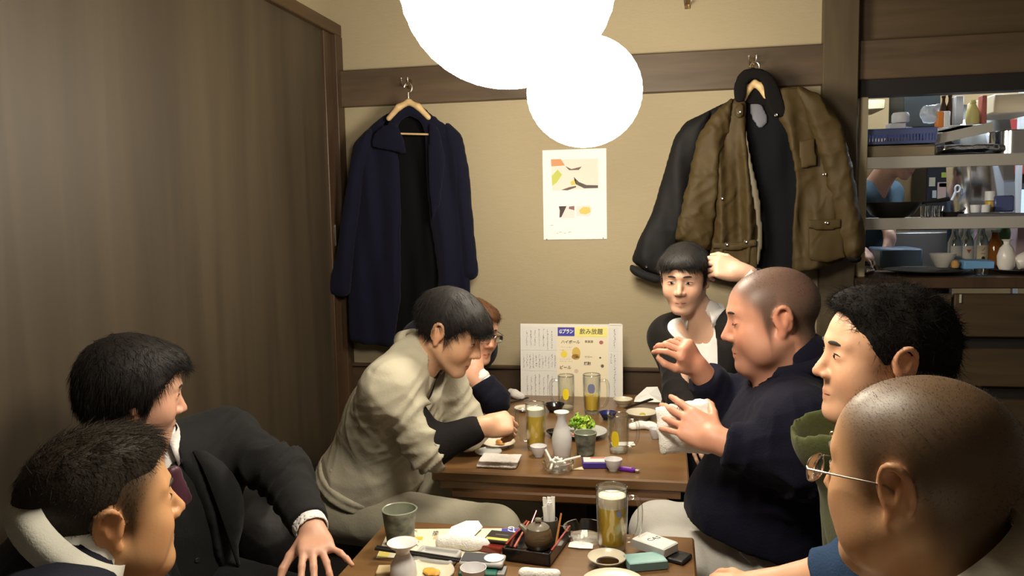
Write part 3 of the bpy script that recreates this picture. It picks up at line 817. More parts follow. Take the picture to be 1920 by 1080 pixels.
# ---------------------------------------------------------------- man in the khaki work jacket
def p_khaki():
    base = A3(-1.02, 2.36, .44)
    e = empty('person', base, 'man in khaki work jacket and black undershirt reaching for a beer mug', 'person')
    hd = Head(pt(843, 622, 2.30), -4, 24, 0, 1.0)
    T = Torso((-1.00,2.37,.575), (-.84,2.34,.88), (-.735,2.31,1.07), 0, -4, w=1.0, belly=.2, shw=.18)
    Re = pt(806, 838, 2.14); Rw = pt(905, 800, 2.20); Le = pt(872, 772, 2.50); Lw = Le+A3(-.02,.215,-.03)
    Le[2] = .80; Lw[2] = .76
    d = nrm(pt(990, 784, 2.28)-Rw)
    tone = (.60,.36,.225)
    o, V, N, tips = make_body(e, base, hd, T, ((T.Rsh, Re, Rw), (T.Lsh, Le, Lw)), tone, .005,
        hands=[((Rw, d, A3(-.15,-.75,.65), -1), dict(curl=((45,60,35),(50,65,40),(55,65,40),(55,65,40)), splay=(4,1,-2,-5), thumb=(30,25,25,25))),
               ((Lw, nrm(A3(.25,.9,-.10)), A3(.1,.1,1), 1), dict(curl=((25,35,25),)*4, sc=.9))])
    face_bits(hd, e, base, open_=.8)
    def style(q, n, r):
        d = n*.18+np.stack([np.sign(q[:, 0])*.15, .25+.9*(q[:, 1] > -.02), -.75+0*q[:, 0]], 1)+r.normal(size=q.shape)*.12
        return d, r.uniform(.018,.035,len(q)), np.stack([0*q[:,0], 0*q[:,0], -.012+0*q[:,0]], 1)
    hair(hd, e, base, hair_blk, [((0,-.012,.042),(.090,.110,.092)),((0,.035,.055),(.080,.075,.055)),((0,.085,.045),(.058,.030,.032))], style,
         front=.040, burn=-.020, seed=11, nstr=7600)
    # black undershirt
    S = SDF(.0075); T.prims(S, -.004, .05)
    nb = hd.w((0,-.03,-.10)); S.rc(T.n-T.Rc[:, 2]*.03, T.n+(nb-T.n)*.55, .074, .069, .02)
    S.rc(T.n+(nb-T.n)*.3, T.n+(nb-T.n)*1.3, .062, None, .004, True)
    sleeve(S, T.Rsh, Re, Re+(Rw-Re)*.80, .055, .056, .042); sleeve(S, T.Lsh, Le, Le+(Lw-Le)*.75, .052, .054, .042)
    garment('undershirt', S, black_knit, e, base, .002, 50, 5)
    # jacket
    S = SDF(.0075); T.prims(S, .022, .06)
    Rc, Lc = Re+(Rw-Re)*.16, Le+(Lw-Le)*.30
    sleeve(S, T.Rsh, Re, Rc, .074, .070, .066); sleeve(S, T.Lsh, Le, Lc, .072, .068, .062)
    wd = nrm(Rw-Re); S.cut(Rc, wd, Rc-.10, Rc+.10)
    wd2 = nrm(Lw-Le); S.cut(Lc, wd2, Lc-.09, Lc+.09)
    ring = T.n-T.Rc[:, 2]*.005
    S.rc(ring-T.Rc[:, 1]*.03+T.Rc[:, 0]*.05, ring-T.Rc[:, 1]*.03-T.Rc[:, 0]*.05, .052, None, .03)
    S.rc(T.n-T.Rc[:, 2]*.05+T.Rc[:, 1]*.015, hd.w((0,.03,-.13)), .075, .085, .006, True)
    # open front
    fp = T.n+T.Rc[:, 1]*.13-T.Rc[:, 2]*.05
    S.rc(fp+T.Rc[:, 2]*.05, fp-T.Rc[:, 2]*.09, .045, .014, .006, True)
    # hem just above the trouser band
    wu = nrm(T.c-T.p); hem = T.p+wu*.085
    S.cut(hem, -wu, hem-A3(.35,.35,.30), hem+A3(.35,.35,.16), .004)
    garment('work_jacket', S, khaki, e, base, .015, 19, 8, joints=((Re, Rc-T.Rsh, .13, .016, 70), ((T.Rsh+Re)/2, Re-T.Rsh, .12, .010, 60), (Le, Lc-T.Lsh, .12, .014, 70), (T.Rsh+A3(.02,-.03,-.12), (0,0,1), .12, .008, 60)))
    # waistband with tab
    b = MB(); n = 40; ring0 = []
    S = SDF(.0075)
    for dz in (-.014, .014):
        c = hem+wu*(.012+dz*1.0)
        S.ell(c, (.186,.150,.030), T.Rm, .02)
    S.cut(hem+wu*.034, wu, hem-.3, hem+.3); S.cut(hem-wu*.012, -wu, hem-.3, hem+.3)
    garment('waistband', S, khaki, e, base, .002, 40, 4)
    bk = hem-T.Rm[:, 1]*.085-T.Rm[:, 0]*.125
    # collar
    shirt_collar('jacket_collar', T.n+T.Rc[:, 2]*.006+T.Rc[:, 1]*.010, T.Rc[:, 2]+T.Rc[:, 1]*.25, T.Rc[:, 1], .086, .108, .026, khaki, e, base, gap=34, pt=.075, thick=.004, drop=.030)
    # zip edge, chest pocket flap, waist tab and buttons
    tabp = pt(632, 905, 2.215)
    S = SDF(.004); S.rc(tabp, tabp+A3(-.010,.0,.035), .014, .013, .01); garment('waist_tab', S, khaki, e, base, .0, 30, 2)
    buttons([tabp+A3(0,-.014,0)], (0,-1,.1), .007, blackbtn, e, base)
    buttons([pt(622, 883, 2.215), pt(632, 886, 2.205)], (-.3,-1,.1), .005, blackbtn, e, base)
    # trousers
    S = SDF(.009); kR = pt(925, 945, 2.24); kR[2] = .555; kL = A3(-.46,2.52,.555)
    legs(S, T, kL, kR, A3(-.45,2.55,.12), A3(-.47,2.26,.12), .098, .078)
    garment('trousers', S, khaki2, e, base, .006, 24, 9)
    shoes(e, base, [(-.45,2.55), (-.47,2.26)], 0, shoe_m)
    return tips
KH_TIPS = p_khaki()

# ---------------------------------------------------------------- man with brown hair and glasses behind him
def p_glass():
    base = A3(-.98, 2.98, .44)
    e = empty('person', base, 'man with reddish-brown hair and thin glasses in navy suit, chin on hand', 'person')
    hd = Head(pt(889, 622, 3.0), -38, 8, -4, .98)
    T = Torso((-1.0,3.0,.575), (-.90,2.99,.86), (-.80,2.99,1.035), -10, -25, shw=.165)
    Re = pt(925, 742, 2.90); Re[2] = .80; Rw = pt(893, 700, 2.90)
    Le = A3(-.88,3.20,.76); Lw = A3(-.74,3.10,.655)
    make_body(e, base, hd, T, ((T.Rsh, Re, Rw), (T.Lsh, Le, Lw)), (.62,.34,.225), .005, cols=dict(blush=.5),
        hands=[((Rw, nrm(A3(-.25,.05,.9)), A3(.5,-.8,.1), -1), dict(curl=((55,70,40),)*4)), ((Lw, A3(.9,-.3,-.1), A3(0,0,1), 1), {})])
    face_bits(hd, e, base, brow_col=(.05,.025,.012), look=(0, 0), open_=.8)
    def style(q, n, r):
        d = n*.2+np.stack([np.sign(q[:, 0])*.2, .15+.5*(q[:, 1] > .03), -.3-.7*(q[:, 2] < .05)], 1)+r.normal(size=q.shape)*.18
        return d, r.uniform(.014,.030,len(q)), np.stack([0*q[:,0], 0*q[:,0], -.006+0*q[:,0]], 1)
    hair(hd, e, base, hair_brn, [((0,-.012,.042),(.088,.108,.092)),((0,.045,.075),(.066,.058,.042))], style, front=.066, seed=21, nstr=5000)
    glasses(hd, e, base)
    S = SDF(.0075); T.prims(S, .014, .06)
    Rc = Re+(Rw-Re)*.72; sleeve(S, T.Rsh, Re, Rc, .066, .060, .046); Lc = Le+(Lw-Le)*.8; sleeve(S, T.Lsh, Le, Lc, .066, .058, .045)
    S.rc(T.n-T.Rc[:, 2]*.05+T.Rc[:, 1]*.02, hd.w((0,.02,-.14)), .07, .085, .006, True)
    fp = T.n+T.Rc[:, 1]*.12; S.rc(fp, fp-T.Rc[:, 2]*.22, .06, .012, .006, True)
    wd = nrm(Rw-Re); S.cut(Rc, wd, Rc-.08, Rc+.08)
    S.cut(A3(0,0,.52), (0,0,-1), base-.4, base+.4)
    garment('suit_jacket', S, suit_navy, e, base, .005, 24, 31, joints=((Re, wd, .1, .008, 60),))
    S = SDF(.0100); T.prims(S, -.006, .05); S.rc(T.n-T.Rc[:, 2]*.04, T.n+T.Rc[:, 2]*.02, .068, .064, .02)
    S.rc(Re+(Rw-Re)*.6, Re+(Rw-Re)*.86, .040, .038, .01)
    S.rc(T.n, hd.w((0,0,-.13)), .058, .07, .004, True)
    garment('shirt', S, shirt_w, e, base, .002, 40, 33)
    c2 = Re+(Rw-Re)*.72
    S = SDF(.005); S.rc(c2, Re+(Rw-Re)*.9, .041, .040, .004); S.cut(Re+(Rw-Re)*.9, wd, Rc-.1, Rc+.1); S.cut(c2, -wd, Rc-.1, Rc+.1)
    garment('shirt_cuff', S, cuff_w, e, base, .0, 40, 3)
    S = SDF(.012); legs(S, T, A3(-.5,3.1,.54), A3(-.5,2.88,.54), A3(-.48,3.1,.12), A3(-.48,2.88,.12)); garment('trousers', S, dark_trs, e, base, .004, 24, 9)
    shoes(e, base, [(-.48,3.1), (-.48,2.88)], 0, shoe_m)
p_glass()

# ---------------------------------------------------------------- man in the charcoal suit by the door
def p_suitleft():
    base = A3(-1.16, 1.66, .44)
    e = empty('person', base, 'man in charcoal three-piece suit and plum tie, hand on his knee', 'person')
    hd = Head(pt(251, 738, 1.60), 42, 10, 0, 1.0); hd.ear_z = (-.035,-.030)
    T = Torso((-1.20,1.68,.575), (-1.205,1.68,.80), (-1.20,1.65,.955), -12, -28, w=1.03, shw=.19)
    Le = pt(532, 888, 1.78); Lw = pt(586, 996, 1.62); Re = A3(-1.0,1.28,.74); Rw = A3(-.78,1.32,.66)
    d = nrm(pt(604, 1075, 1.47)-Lw)
    make_body(e, base, hd, T, ((T.Rsh, Re, Rw), (T.Lsh, Le, Lw)), (.58,.335,.235), .005, cols=dict(blush=.3),
        hands=[((Lw, d, nrm(A3(.2,-.35,.9)), 1), dict(curl=((12,22,14),(12,20,14),(12,22,14),(6,16,12)), splay=(10,4,-8,-38), thumb=(50,25,10,15), sc=.98)),
               ((Rw, A3(.9,.1,-.3), A3(0,0,1), -1), {})])
    face_bits(hd, e, base, open_=.9)
    def style(q, n, r):
        d = n*.22+np.stack([np.sign(q[:, 0])*.15, .1+.6*(q[:, 1] > .03), -.2-.8*(q[:, 2] < .06)], 1)+r.normal(size=q.shape)*.2
        return d, r.uniform(.018,.036,len(q)), np.stack([0*q[:,0], 0*q[:,0], -.010+0*q[:,0]], 1)
    hair(hd, e, base, hair_blk, [((0,-.014,.036),(.102,.116,.102)),((0,.045,.075),(.078,.062,.048)),((0,-.07,-.01),(.07,.05,.06))], style, front=.066, burn=-.035, seed=41, nstr=7600)
    S = SDF(.0075); T.prims(S, .018, .06)
    Lc = Le+(Lw-Le)*.90; sleeve(S, T.Lsh, Le, Lc, .074, .064, .047); Rc = Re+(Rw-Re)*.9; sleeve(S, T.Rsh, Re, Rc, .074, .064, .047)
    S.rc(T.n-T.Rc[:, 2]*.05+T.Rc[:, 1]*.02, hd.w((0,.02,-.14)), .07, .085, .006, True)
    fp = T.n+T.Rc[:, 1]*.14; S.rc(fp, fp-T.Rc[:, 2]*.30, .055, .05, .008, True); S.rc(fp-T.Rc[:, 2]*.30, fp-T.Rc[:, 2]*.52+T.Rc[:, 1]*.02, .06, .10, .008, True)
    wd = nrm(Lw-Le); S.cut(Lc, wd, Lc-.08, Lc+.08)
    S.cut(A3(0,0,.50), (0,0,-1), base-.5, base+.5)
    garment('suit_jacket', S, suit_char, e, base, .006, 22, 43, joints=((Le, Lw-T.Lsh, .13, .013, 60), ((T.Lsh*.6+Le*.4), Le-T.Lsh, .1, .012, 70)))
    S = SDF(.0075); T.prims(S, .006, .05)
    S.rc(fp+T.Rc[:, 2]*.03, fp-T.Rc[:, 2]*.09, .055, .018, .006, True)
    S.rc(T.n, hd.w((0,0,-.13)), .075, .09, .004, True); S.cut(A3(0,0,.54), (0,0,-1), base-.5, base+.5)
    garment('waistcoat', S, mat('waistcoat_cloth', (.014,.014,.014), .75, spec=.12, bump=(200,.2)), e, base, .004, 30, 47)
    S = SDF(.0100); T.prims(S, -.008, .05); S.rc(T.n-T.Rc[:, 2]*.04, T.n+T.Rc[:, 2]*.03, .070, .064, .02)
    S.rc(T.n, hd.w((0,0,-.13)), .058, .07, .004, True)
    garment('shirt', S, shirt_w, e, base, .002, 40, 33)
    c2 = Le+(Lw-Le)*.84; c3 = Le+(Lw-Le)*1.0
    S = SDF(.004); S.rc(c2, c3+wd*.02, .0395, .0385, .004); S.cut(c3, wd, Lc-.09, Lc+.09); S.cut(c2, -wd, Lc-.09, Lc+.09); S.rc(c3-wd*.02, c3+wd*.05, .034, None, .002, True)
    garment('shirt_cuff', S, cuff_w, e, base, .0, 40, 3)
    shirt_collar('shirt_collar', T.n+T.Rc[:, 2]*.02, T.Rc[:, 2], T.Rc[:, 1], .064, .078, .035, shirt_w, e, base, gap=12, pt=.04)
    # tie and lapels
    f, l, u = T.Rc[:, 1], T.Rc[:, 0], T.Rc[:, 2]
    S = SDF(.004); k0 = T.n+f*.094-u*.03; S.ell(k0, (.021,.012,.020), T.Rc, .008)
    for tt in np.linspace(.1, 1, 8): S.ell(k0-u*.075*tt+f*(.016*tt**.7), (.016+.014*tt,.007,.018), T.Rc, .006)
    garment('necktie', S, mat('plum_silk', (.055,.009,.022), .45, sheen=.3), e, base, .001, 60, 2)
    for sg in (1, -1):
        inn = [T.n+l*sg*(.060+.02*t)+f*(.085+.095*t**.6)-u*(.0+.30*t) for t in np.linspace(0, 1, 10)]
        out = [T.n+l*sg*(.088+.05*sin(pi*min(1, t*1.25))**.8)+f*(.090+.086*t**.6)-u*(.01+.30*t) for t in np.linspace(0, 1, 10)]
        ribbon('lapel', inn, out, suit_char, e, base, .004)
    bp = [T.n+f*.142-u*z+l*.0 for z in (.24,.30,.36,.42)]
    buttons(bp, f, .006, blackbtn, e, base)
    S = SDF(.009); kL = pt(640, 1060, 1.62); kL[2] = .585; kR = A3(-.66,1.36,.555)
    legs(S, T, kL, kR, A3(-.70,1.62,.12), A3(-.66,1.36,.12), .09, .074); garment('trousers', S, dark_trs, e, base, .005, 24, 9)
    shoes(e, base, [(-.70,1.62), (-.66,1.36)], 0, shoe_m)
p_suitleft()

# ---------------------------------------------------------------- man at the front left
def p_frontleft():
    base = A3(-1.02, .98, .44)
    e = empty('person', base, 'man with short spiky dark hair and pale ribbed collar, nearest on the left', 'person')
    hd = Head(pt(193, 957, 1.07), 50, -4, 4, 1.03, chub=.7, jaw=1.08)
    T = Torso((-1.06,.96,.575), (-.97,1.00,.83), (-.885,1.03,.985), 15, 30, w=1.1, belly=.4, shw=.19)
    Re = A3(-.93,.70,.66); Rw = A3(-.72,.78,.60); Le = A3(-.80,1.20,.64); Lw = A3(-.70,1.02,.60)
    tone = (.50,.275,.130)
    o, V, N, _ = make_body(e, base, hd, T, ((T.Rsh, Re, Rw), (T.Lsh, Le, Lw)), tone, .0050, (.064,.078),
        cols=dict(blush=.15, scalp=(.035,.024,.014,.93), scalp_soft=.03, front=.070, burn=-.03, shadow=.12),
        hands=[((Rw, A3(.8,.2,-.3), A3(0,0,1), -1), {}), ((Lw, A3(.6,-.6,-.2), A3(0,0,1), 1), {})])
    face_bits(hd, e, base, open_=.7)
    def style(q, n, r):
        top = np.clip((q[:, 2]-.06)/.05, 0, 1)
        fr = np.clip((q[:, 1]-.02)/.05, 0, 1)
        d = n*.25+np.stack([r.normal(size=len(q))*.2, .35+.75*fr-.5*(1-top), .10*top-.6*(1-top)], 1)+r.normal(size=q.shape)*.2
        return d, (.008+.022*top)*r.uniform(.6,1.25,len(q)), np.stack([0*q[:,0], .008*top, -.004+0*q[:,0]], 1)
    hair(hd, e, base, hair_dkb, [((0,-.012,.038),(.0782,.102,.092)),((0,.028,.080),(.062,.064,.044))], style, h=.0055, front=.073, burn=-.0, seed=51, nstr=8600, lump=.003, swid=.0005, lift=.25)
    fuzz(hd, e, base, hair_dkb, V, N, 53, 7000, .006, .0004, comb=(0,-.6,-.7), front=.070, burn=-.03, name='side_hair')
    S = SDF(.0078); T.prims(S, .022, .06); sleeve(S, T.Rsh, Re, Rw, .078, .066, .05); sleeve(S, T.Lsh, Le, Lw, .078, .066, .05)
    S.rc(T.n-T.Rc[:, 2]*.03+T.Rc[:, 1]*.02, hd.w((0,.02,-.16)), .085, .11, .006, True)
    S.cut(A3(0,0,.50), (0,0,-1), base-.5, base+.5)
    garment('jacket', S, suit_navy, e, base, .006, 22, 54)
    S = SDF(.0100); T.prims(S, -.004, .05); S.rc(T.n-T.Rc[:, 2]*.04, T.n+T.Rc[:, 2]*.01, .080, .074, .02)
    S.rc(T.n-T.Rc[:, 2]*.01, hd.w((0,0,-.15)), .072, .09, .004, True)
    garment('shirt', S, shirt_w, e, base, .002, 40, 33)
    shirt_collar('ribbed_collar', T.n+T.Rc[:, 2]*.032-T.Rc[:, 1]*.014, T.Rc[:, 2]+T.Rc[:, 1]*.12, T.Rc[:, 1], .084, .108, .042, knit, e, base, gap=34, pt=.05, thick=.005, drop=.02)
    S = SDF(.012); legs(S, T, A3(-.60,1.12,.54), A3(-.60,.86,.54), A3(-.58,1.12,.12), A3(-.58,.86,.12)); garment('trousers', S, dark_trs, e, base, .004, 24, 9)
    shoes(e, base, [(-.58,1.12), (-.58,.86)], 0, shoe_m)
p_frontleft()

# ---------------------------------------------------------------- shaven-headed man in navy fleece
def p_navy():
    base = A3(.33, 2.10, .44)
    e = empty('person', base, 'stout man with shaven head and goatee in navy fleece, wiping hands with towel', 'person')
    hd = Head(pt(1448, 598, 2.10), 183, 6, 2, 1.10, chub=.9, jaw=1.1, nose=1.0)
    T = Torso((.30,2.11,.58), (.285,2.11,.88), (.315,2.10,1.055), 180, 178, w=1.18, belly=.9, shw=.205, depth=1.12)
    Le = pt(1510, 872, 1.87); Lw = pt(1346, 826, 1.90); Re = pt(1366, 765, 2.28); Rw = pt(1308, 690, 2.22)
    tone = (.60,.300,.200)
    dl = nrm(pt(1262, 778, 1.95)-Lw)
    dr = nrm(pt(1276, 640, 2.16)-Rw)
    o, V, N, tips = make_body(e, base, hd, T, ((T.Rsh, Re, Rw), (T.Lsh, Le, Lw)), tone, .0045, (.070,.085), armsc=1.1,
        cols=dict(blush=.45, scalp=(.052,.041,.035,.86), scalp_soft=.03, front=.066, burn=-.05, shadow=.55),
        hands=[((Lw, dl, nrm(A3(.05,-.9,.35)), 1), dict(curl=((14,18,10),(16,20,10),(18,20,10),(14,20,10)), splay=(9,3,-3,-10), thumb=(50,30,10,15), sc=1.05)),
               ((Rw, dr, nrm(A3(.35,-.75,.55)), -1), dict(curl=((45,40,25),(55,45,25),(60,50,30),(60,55,30)), splay=(8,3,-3,-8), thumb=(35,25,20,25), sc=.98))])
    face_bits(hd, e, base, closed=True, brow_col=(.06,.03,.02))
    fuzz(hd, e, base, hair_dkb, V, N, 63, 7000, .0022, .00028, front=.070, burn=-.04)
    S = SDF(.0075); T.prims(S, .022, .07)
    Lc = Le+(Lw-Le)*.90; Rc = Re+(Rw-Re)*.80
    sleeve(S, T.Lsh, Le, Lc, .088, .074, .054); sleeve(S, T.Rsh, Re, Rc, .085, .070, .055)
    S.rc(T.n-T.Rc[:, 2]*.02, T.n+T.Rc[:, 2]*.05-T.Rc[:, 1]*.01, .100, .090, .03)
    S.rc(T.n-T.Rc[:, 2]*.0, hd.w((0,-.01,-.13)), .080, .088, .006, True)
    for q, dd, r in ((Lc, nrm(Lw-Le), .046), (Rc, nrm(Rw-Re), .048)):
        S.cut(q, dd, q-.08, q+.08)
    S.cut(A3(.2,0,.668), (-.22,0,-1), base-.5, base+.5)
    garment('fleece', S, navy_wool, e, base, .009, 20, 66, it=2, joints=((Le, Lw-T.Lsh, .14, .012, 55), (T.Lsh+A3(0,.02,-.1), (0,.3,1), .14, .009, 50), (Re, Rw-T.Rsh, .12, .010, 60)))
    shirt_collar('collar_band', T.n+T.Rc[:, 2]*.035-T.Rc[:, 1]*.004, hd.w((0,-.02,-.06))-T.n, T.Rc[:, 1], .090, .100, .040, navy_wool, e, base, gap=8, pt=.006, thick=.005)
    S = SDF(.008); kL = pt(1245, 985, 2.12); kL[2] = .545; kR = A3(-.02,2.28,.57)
    legs(S, T, kL, kR, A3(.02,1.98,.12), A3(-.02,2.30,.12), .122, .085, .066)
    garment('trousers', S, pale_trs, e, base, .007, 24, 67, joints=((A3(.24,1.98,.62), (1,0,.4), .13, .010, 55),))
    pk = pt(1397, 1042, 1.90)
    b = MB(); b.tube([pt(1386, 1036, 1.905), pt(1395, 1046, 1.90), pt(1406, 1056, 1.895)], .003, 6); b.build('pocket_zip', blackbtn, e, True, origin=base)
    shoes(e, base, [(.02,1.98), (-.02,2.30)], 180, shoe_m)
    return Lw, dl, tips
NV = p_navy()

# ---------------------------------------------------------------- man in the dark suit at the back
def p_backsuit():
    base = A3(.12, 2.98, .44)
    e = empty('person', base, 'man in dark suit and open white shirt at the back wall, hand to head', 'person')
    hd = Head(pt(1284, 522, 2.90), 258, 8, 0, .98)
    T = Torso((.17,3.0,.575), (.165,2.96,.90), (.138,2.94,1.095), 235, 250, w=.92, shw=.140)
    Re = pt(1274, 738, 2.80); Rw = pt(1300, 792, 2.66); Le = pt(1452, 560, 2.86); Lw = pt(1392, 510, 2.84)
    Lw2 = Lw
    make_body(e, base, hd, T, ((T.Rsh, Re, Rw), (T.Lsh, Le, Lw)), (.64,.40,.285), .005,
        hands=[((Lw, nrm(pt(1335, 495, 2.84)-Lw), nrm(A3(.1,-.9,.45)), 1), dict(curl=((40,50,30),(45,55,30),(50,55,30),(50,55,30)), splay=(4,1,-2,-5), thumb=(35,20,20,20), sc=1.05)),
               ((Rw, nrm(A3(.2,-.7,-.5)), A3(-.5,-.2,.8), -1), {})])
    face_bits(hd, e, base, open_=.85)
    def style(q, n, r):
        d = n*.3+np.stack([np.sign(q[:, 0]+.012)*.45, .15+.3*(q[:, 1] > .03), -.65+0*q[:, 0]], 1)+r.normal(size=q.shape)*.12
        return d, r.uniform(.016,.032,len(q)), np.stack([0*q[:,0], -.004+0*q[:,0], -.008+0*q[:,0]], 1)
    hair(hd, e, base, hair_blk, [((0,-.012,.042),(.088,.108,.090)),((-.022,.05,.066),(.058,.056,.040)),((.03,.048,.068),(.050,.054,.040))], style,
         front=.052, burn=-.015, seed=71, nstr=7000, cut=lambda x, y, z: np.maximum((z-.052)*1.0, np.abs(x-.012)*1.1-.004+(y < .05)*.1))
    S = SDF(.0078); T.prims(S, .016, .06)
    Rc = Re+(Rw-Re)*.85; Lc = Le+(Lw-Le)*.80; sleeve(S, T.Rsh, Re, Rc, .058, .054, .047); sleeve(S, T.Lsh, Le, Lc, .066, .060, .048)
    S.rc(T.n-T.Rc[:, 2]*.05+T.Rc[:, 1]*.02, hd.w((0,.02,-.14)), .068, .085, .006, True)
    fp = T.n+T.Rc[:, 1]*.13; S.rc(fp, fp-T.Rc[:, 2]*.34, .080, .062, .006, True)
    for q, dd in ((Rc, nrm(Rw-Re)), (Lc, nrm(Lw-Le))): S.cut(q, dd, q-.07, q+.07)
    S.cut(A3(0,0,.50), (0,0,-1), base-.5, base+.5)
    garment('suit_jacket', S, suit_black, e, base, .005, 22, 73, joints=((Re, Rw-T.Rsh, .12, .008, 60),))
    S = SDF(.0075); T.prims(S, -.002, .05); S.rc(T.n-T.Rc[:, 2]*.04, T.n+T.Rc[:, 2]*.02, .068, .064, .02)
    S.rc(T.n-T.Rc[:, 2]*.04+T.Rc[:, 1]*.02, hd.w((0,.01,-.13)), .056, .068, .004, True)
    S.rc(T.n+T.Rc[:, 1]*.08+T.Rc[:, 2]*.02, T.n+T.Rc[:, 1]*.10-T.Rc[:, 2]*.05, .034, .006, .004, True)
    S.rc(Le+(Lw-Le)*.7, Lw, .040, .037, .01); S.cut(Lw-nrm(Lw-Le)*.005, Lw-Le, Lw-.06, Lw+.06); S.rc(Lw-nrm(Lw-Le)*.02, Lw+nrm(Lw-Le)*.05, .031, None, .002, True)
    garment('shirt', S, shirt_w, e, base, .002, 36, 33, it=3)
    shirt_collar('shirt_collar', T.n+T.Rc[:, 2]*.018, T.Rc[:, 2]-T.Rc[:, 1]*.05, T.Rc[:, 1], .066, .082, .036, shirt_w, e, base, gap=32, pt=.05)
    f, l, u = T.Rc[:, 1], T.Rc[:, 0], T.Rc[:, 2]
    for sg in (1, -1):
        inn = [T.n+l*sg*(.066-.014*t)+f*(.075+.070*t**.6)-u*(.0+.30*t) for t in np.linspace(.14, 1, 10)]
        out = [T.n+l*sg*(.088+.05*sin(pi*min(1, t*1.25))**.8-.02*t)+f*(.072+.064*t**.6)-u*(.01+.30*t) for t in np.linspace(.14, 1, 10)]
        ribbon('lapel', inn, out, suit_black, e, base, .004)
    S = SDF(.010); legs(S, T, A3(-.02,2.74,.55), A3(-.14,2.96,.55), A3(-.02,2.74,.12), A3(-.14,2.96,.12)); garment('trousers', S, dark_trs, e, base, .004, 24, 9)
    shoes(e, base, [(-.02,2.74), (-.14,2.96)], 215, shoe_m)
p_backsuit()

# ---------------------------------------------------------------- man in the olive vest
def p_green():
    base = A3(.45, 1.50, .44)
    e = empty('person', base, 'dark-haired man in olive vest over a denim shirt, half hidden on the right', 'person')
    hd = Head(pt(1652, 672, 1.50), 186, -4, 0, .98, chub=.2)
    T = Torso((.48,1.50,.575), (.43,1.50,.88), (.375,1.50,1.045), 180, 180, w=1.05, shw=.185)
    Le = pt(1650, 1068, 1.36); Lw = pt(1420, 1104, 1.42); Re = A3(.44,1.74,.72); Rw = A3(.27,1.66,.655)
    Lw[2] = max(Lw[2], .73)
    make_body(e, base, hd, T, ((T.Rsh, Re, Rw), (T.Lsh, Le, Lw)), (.62,.36,.225), .0045, armsc=1.05, cols=dict(shadow=.18, blush=.3),
        hands=[((Lw, A3(-.85,.3,-.25), A3(-.1,-.4,.9), 1), dict(curl=((25,30,20),)*4)), ((Rw, A3(-.9,-.2,-.1), A3(0,0,1), -1), {})])
    face_bits(hd, e, base, open_=.85)
    def style(q, n, r):
        d = n*.35+np.stack([0*q[:, 0], -.1+.6*(q[:, 1] > .05), -.1-.5*(q[:, 2] < .03)], 1)+r.normal(size=q.shape)*.35
        return d, r.uniform(.008,.020,len(q)), r.normal(size=q.shape)*.008
    hair(hd, e, base, mat('matte_black_hair', (.009,.008,.007), .8, spec=.12, bump=(300,.3)), [((0,-.020,.040),(.087,.112,.098)),((0,.035,.088),(.066,.062,.042)),((0,-.08,-.01),(.065,.042,.06))], style, front=.084, burn=-.015, seed=81, nstr=9000, lump=.006, lift=.35)
    S = SDF(.0075); T.prims(S, .004, .05); Lc = Le+(Lw-Le)*.50; Rc = Re+(Rw-Re)*.9
    sleeve(S, T.Lsh, Le, Lc, .068, .062, .050); sleeve(S, T.Rsh, Re, Rc, .066, .06, .046)
    wd = nrm(Lw-Le); S.cut(Lc, wd, Lc-.08, Lc+.08)
    S.rc(T.n-T.Rc[:, 2]*.02, hd.w((0,.02,-.14)), .068, .085, .006, True)
    garment('denim_shirt', S, denim, e, base, .005, 28, 83, joints=((Le, wd, .1, .008, 60),))
    S = SDF(.0078); T.prims(S, .026, .06)
    for sh, sg in ((T.Lsh, 1), (T.Rsh, -1)): S.rc(sh+T.Rc[:, 0]*.03*sg, sh-T.Rc[:, 2]*.10+T.Rc[:, 0]*.05*sg, .075, .07, .006, True)
    S.rc(T.n-T.Rc[:, 2]*.03, T.n+T.Rc[:, 2]*.065+T.Rc[:, 1]*.030, .100, .106, .03)
    S.rc(T.n-T.Rc[:, 2]*.02, T.n+T.Rc[:, 2]*.12+T.Rc[:, 1]*.045, .072, .088, .006, True); S.cut(T.n+T.Rc[:, 2]*.085, T.Rc[:, 2]-T.Rc[:, 1]*.15, T.n-.2, T.n+.3)
    fp = T.n+T.Rc[:, 1]*.15; S.rc(fp, fp-T.Rc[:, 2]*.40, .02, .02, .006, True)
    S.cut(A3(0,0,.53), (0,0,-1), base-.5, base+.5)
    garment('vest', S, olive, e, base, .004, 24, 84, it=3)
    buttons([pt(1561, 814, 1.40)], (-.5,-1,.2), .005, brass, e, base)
    S = SDF(.012); legs(S, T, A3(.08,1.40,.55), A3(.08,1.64,.55), A3(.10,1.40,.12), A3(.10,1.64,.12)); garment('trousers', S, dark_trs, e, base, .004, 24, 9)
    shoes(e, base, [(.10,1.40), (.10,1.64)], 180, shoe_m)
p_green()

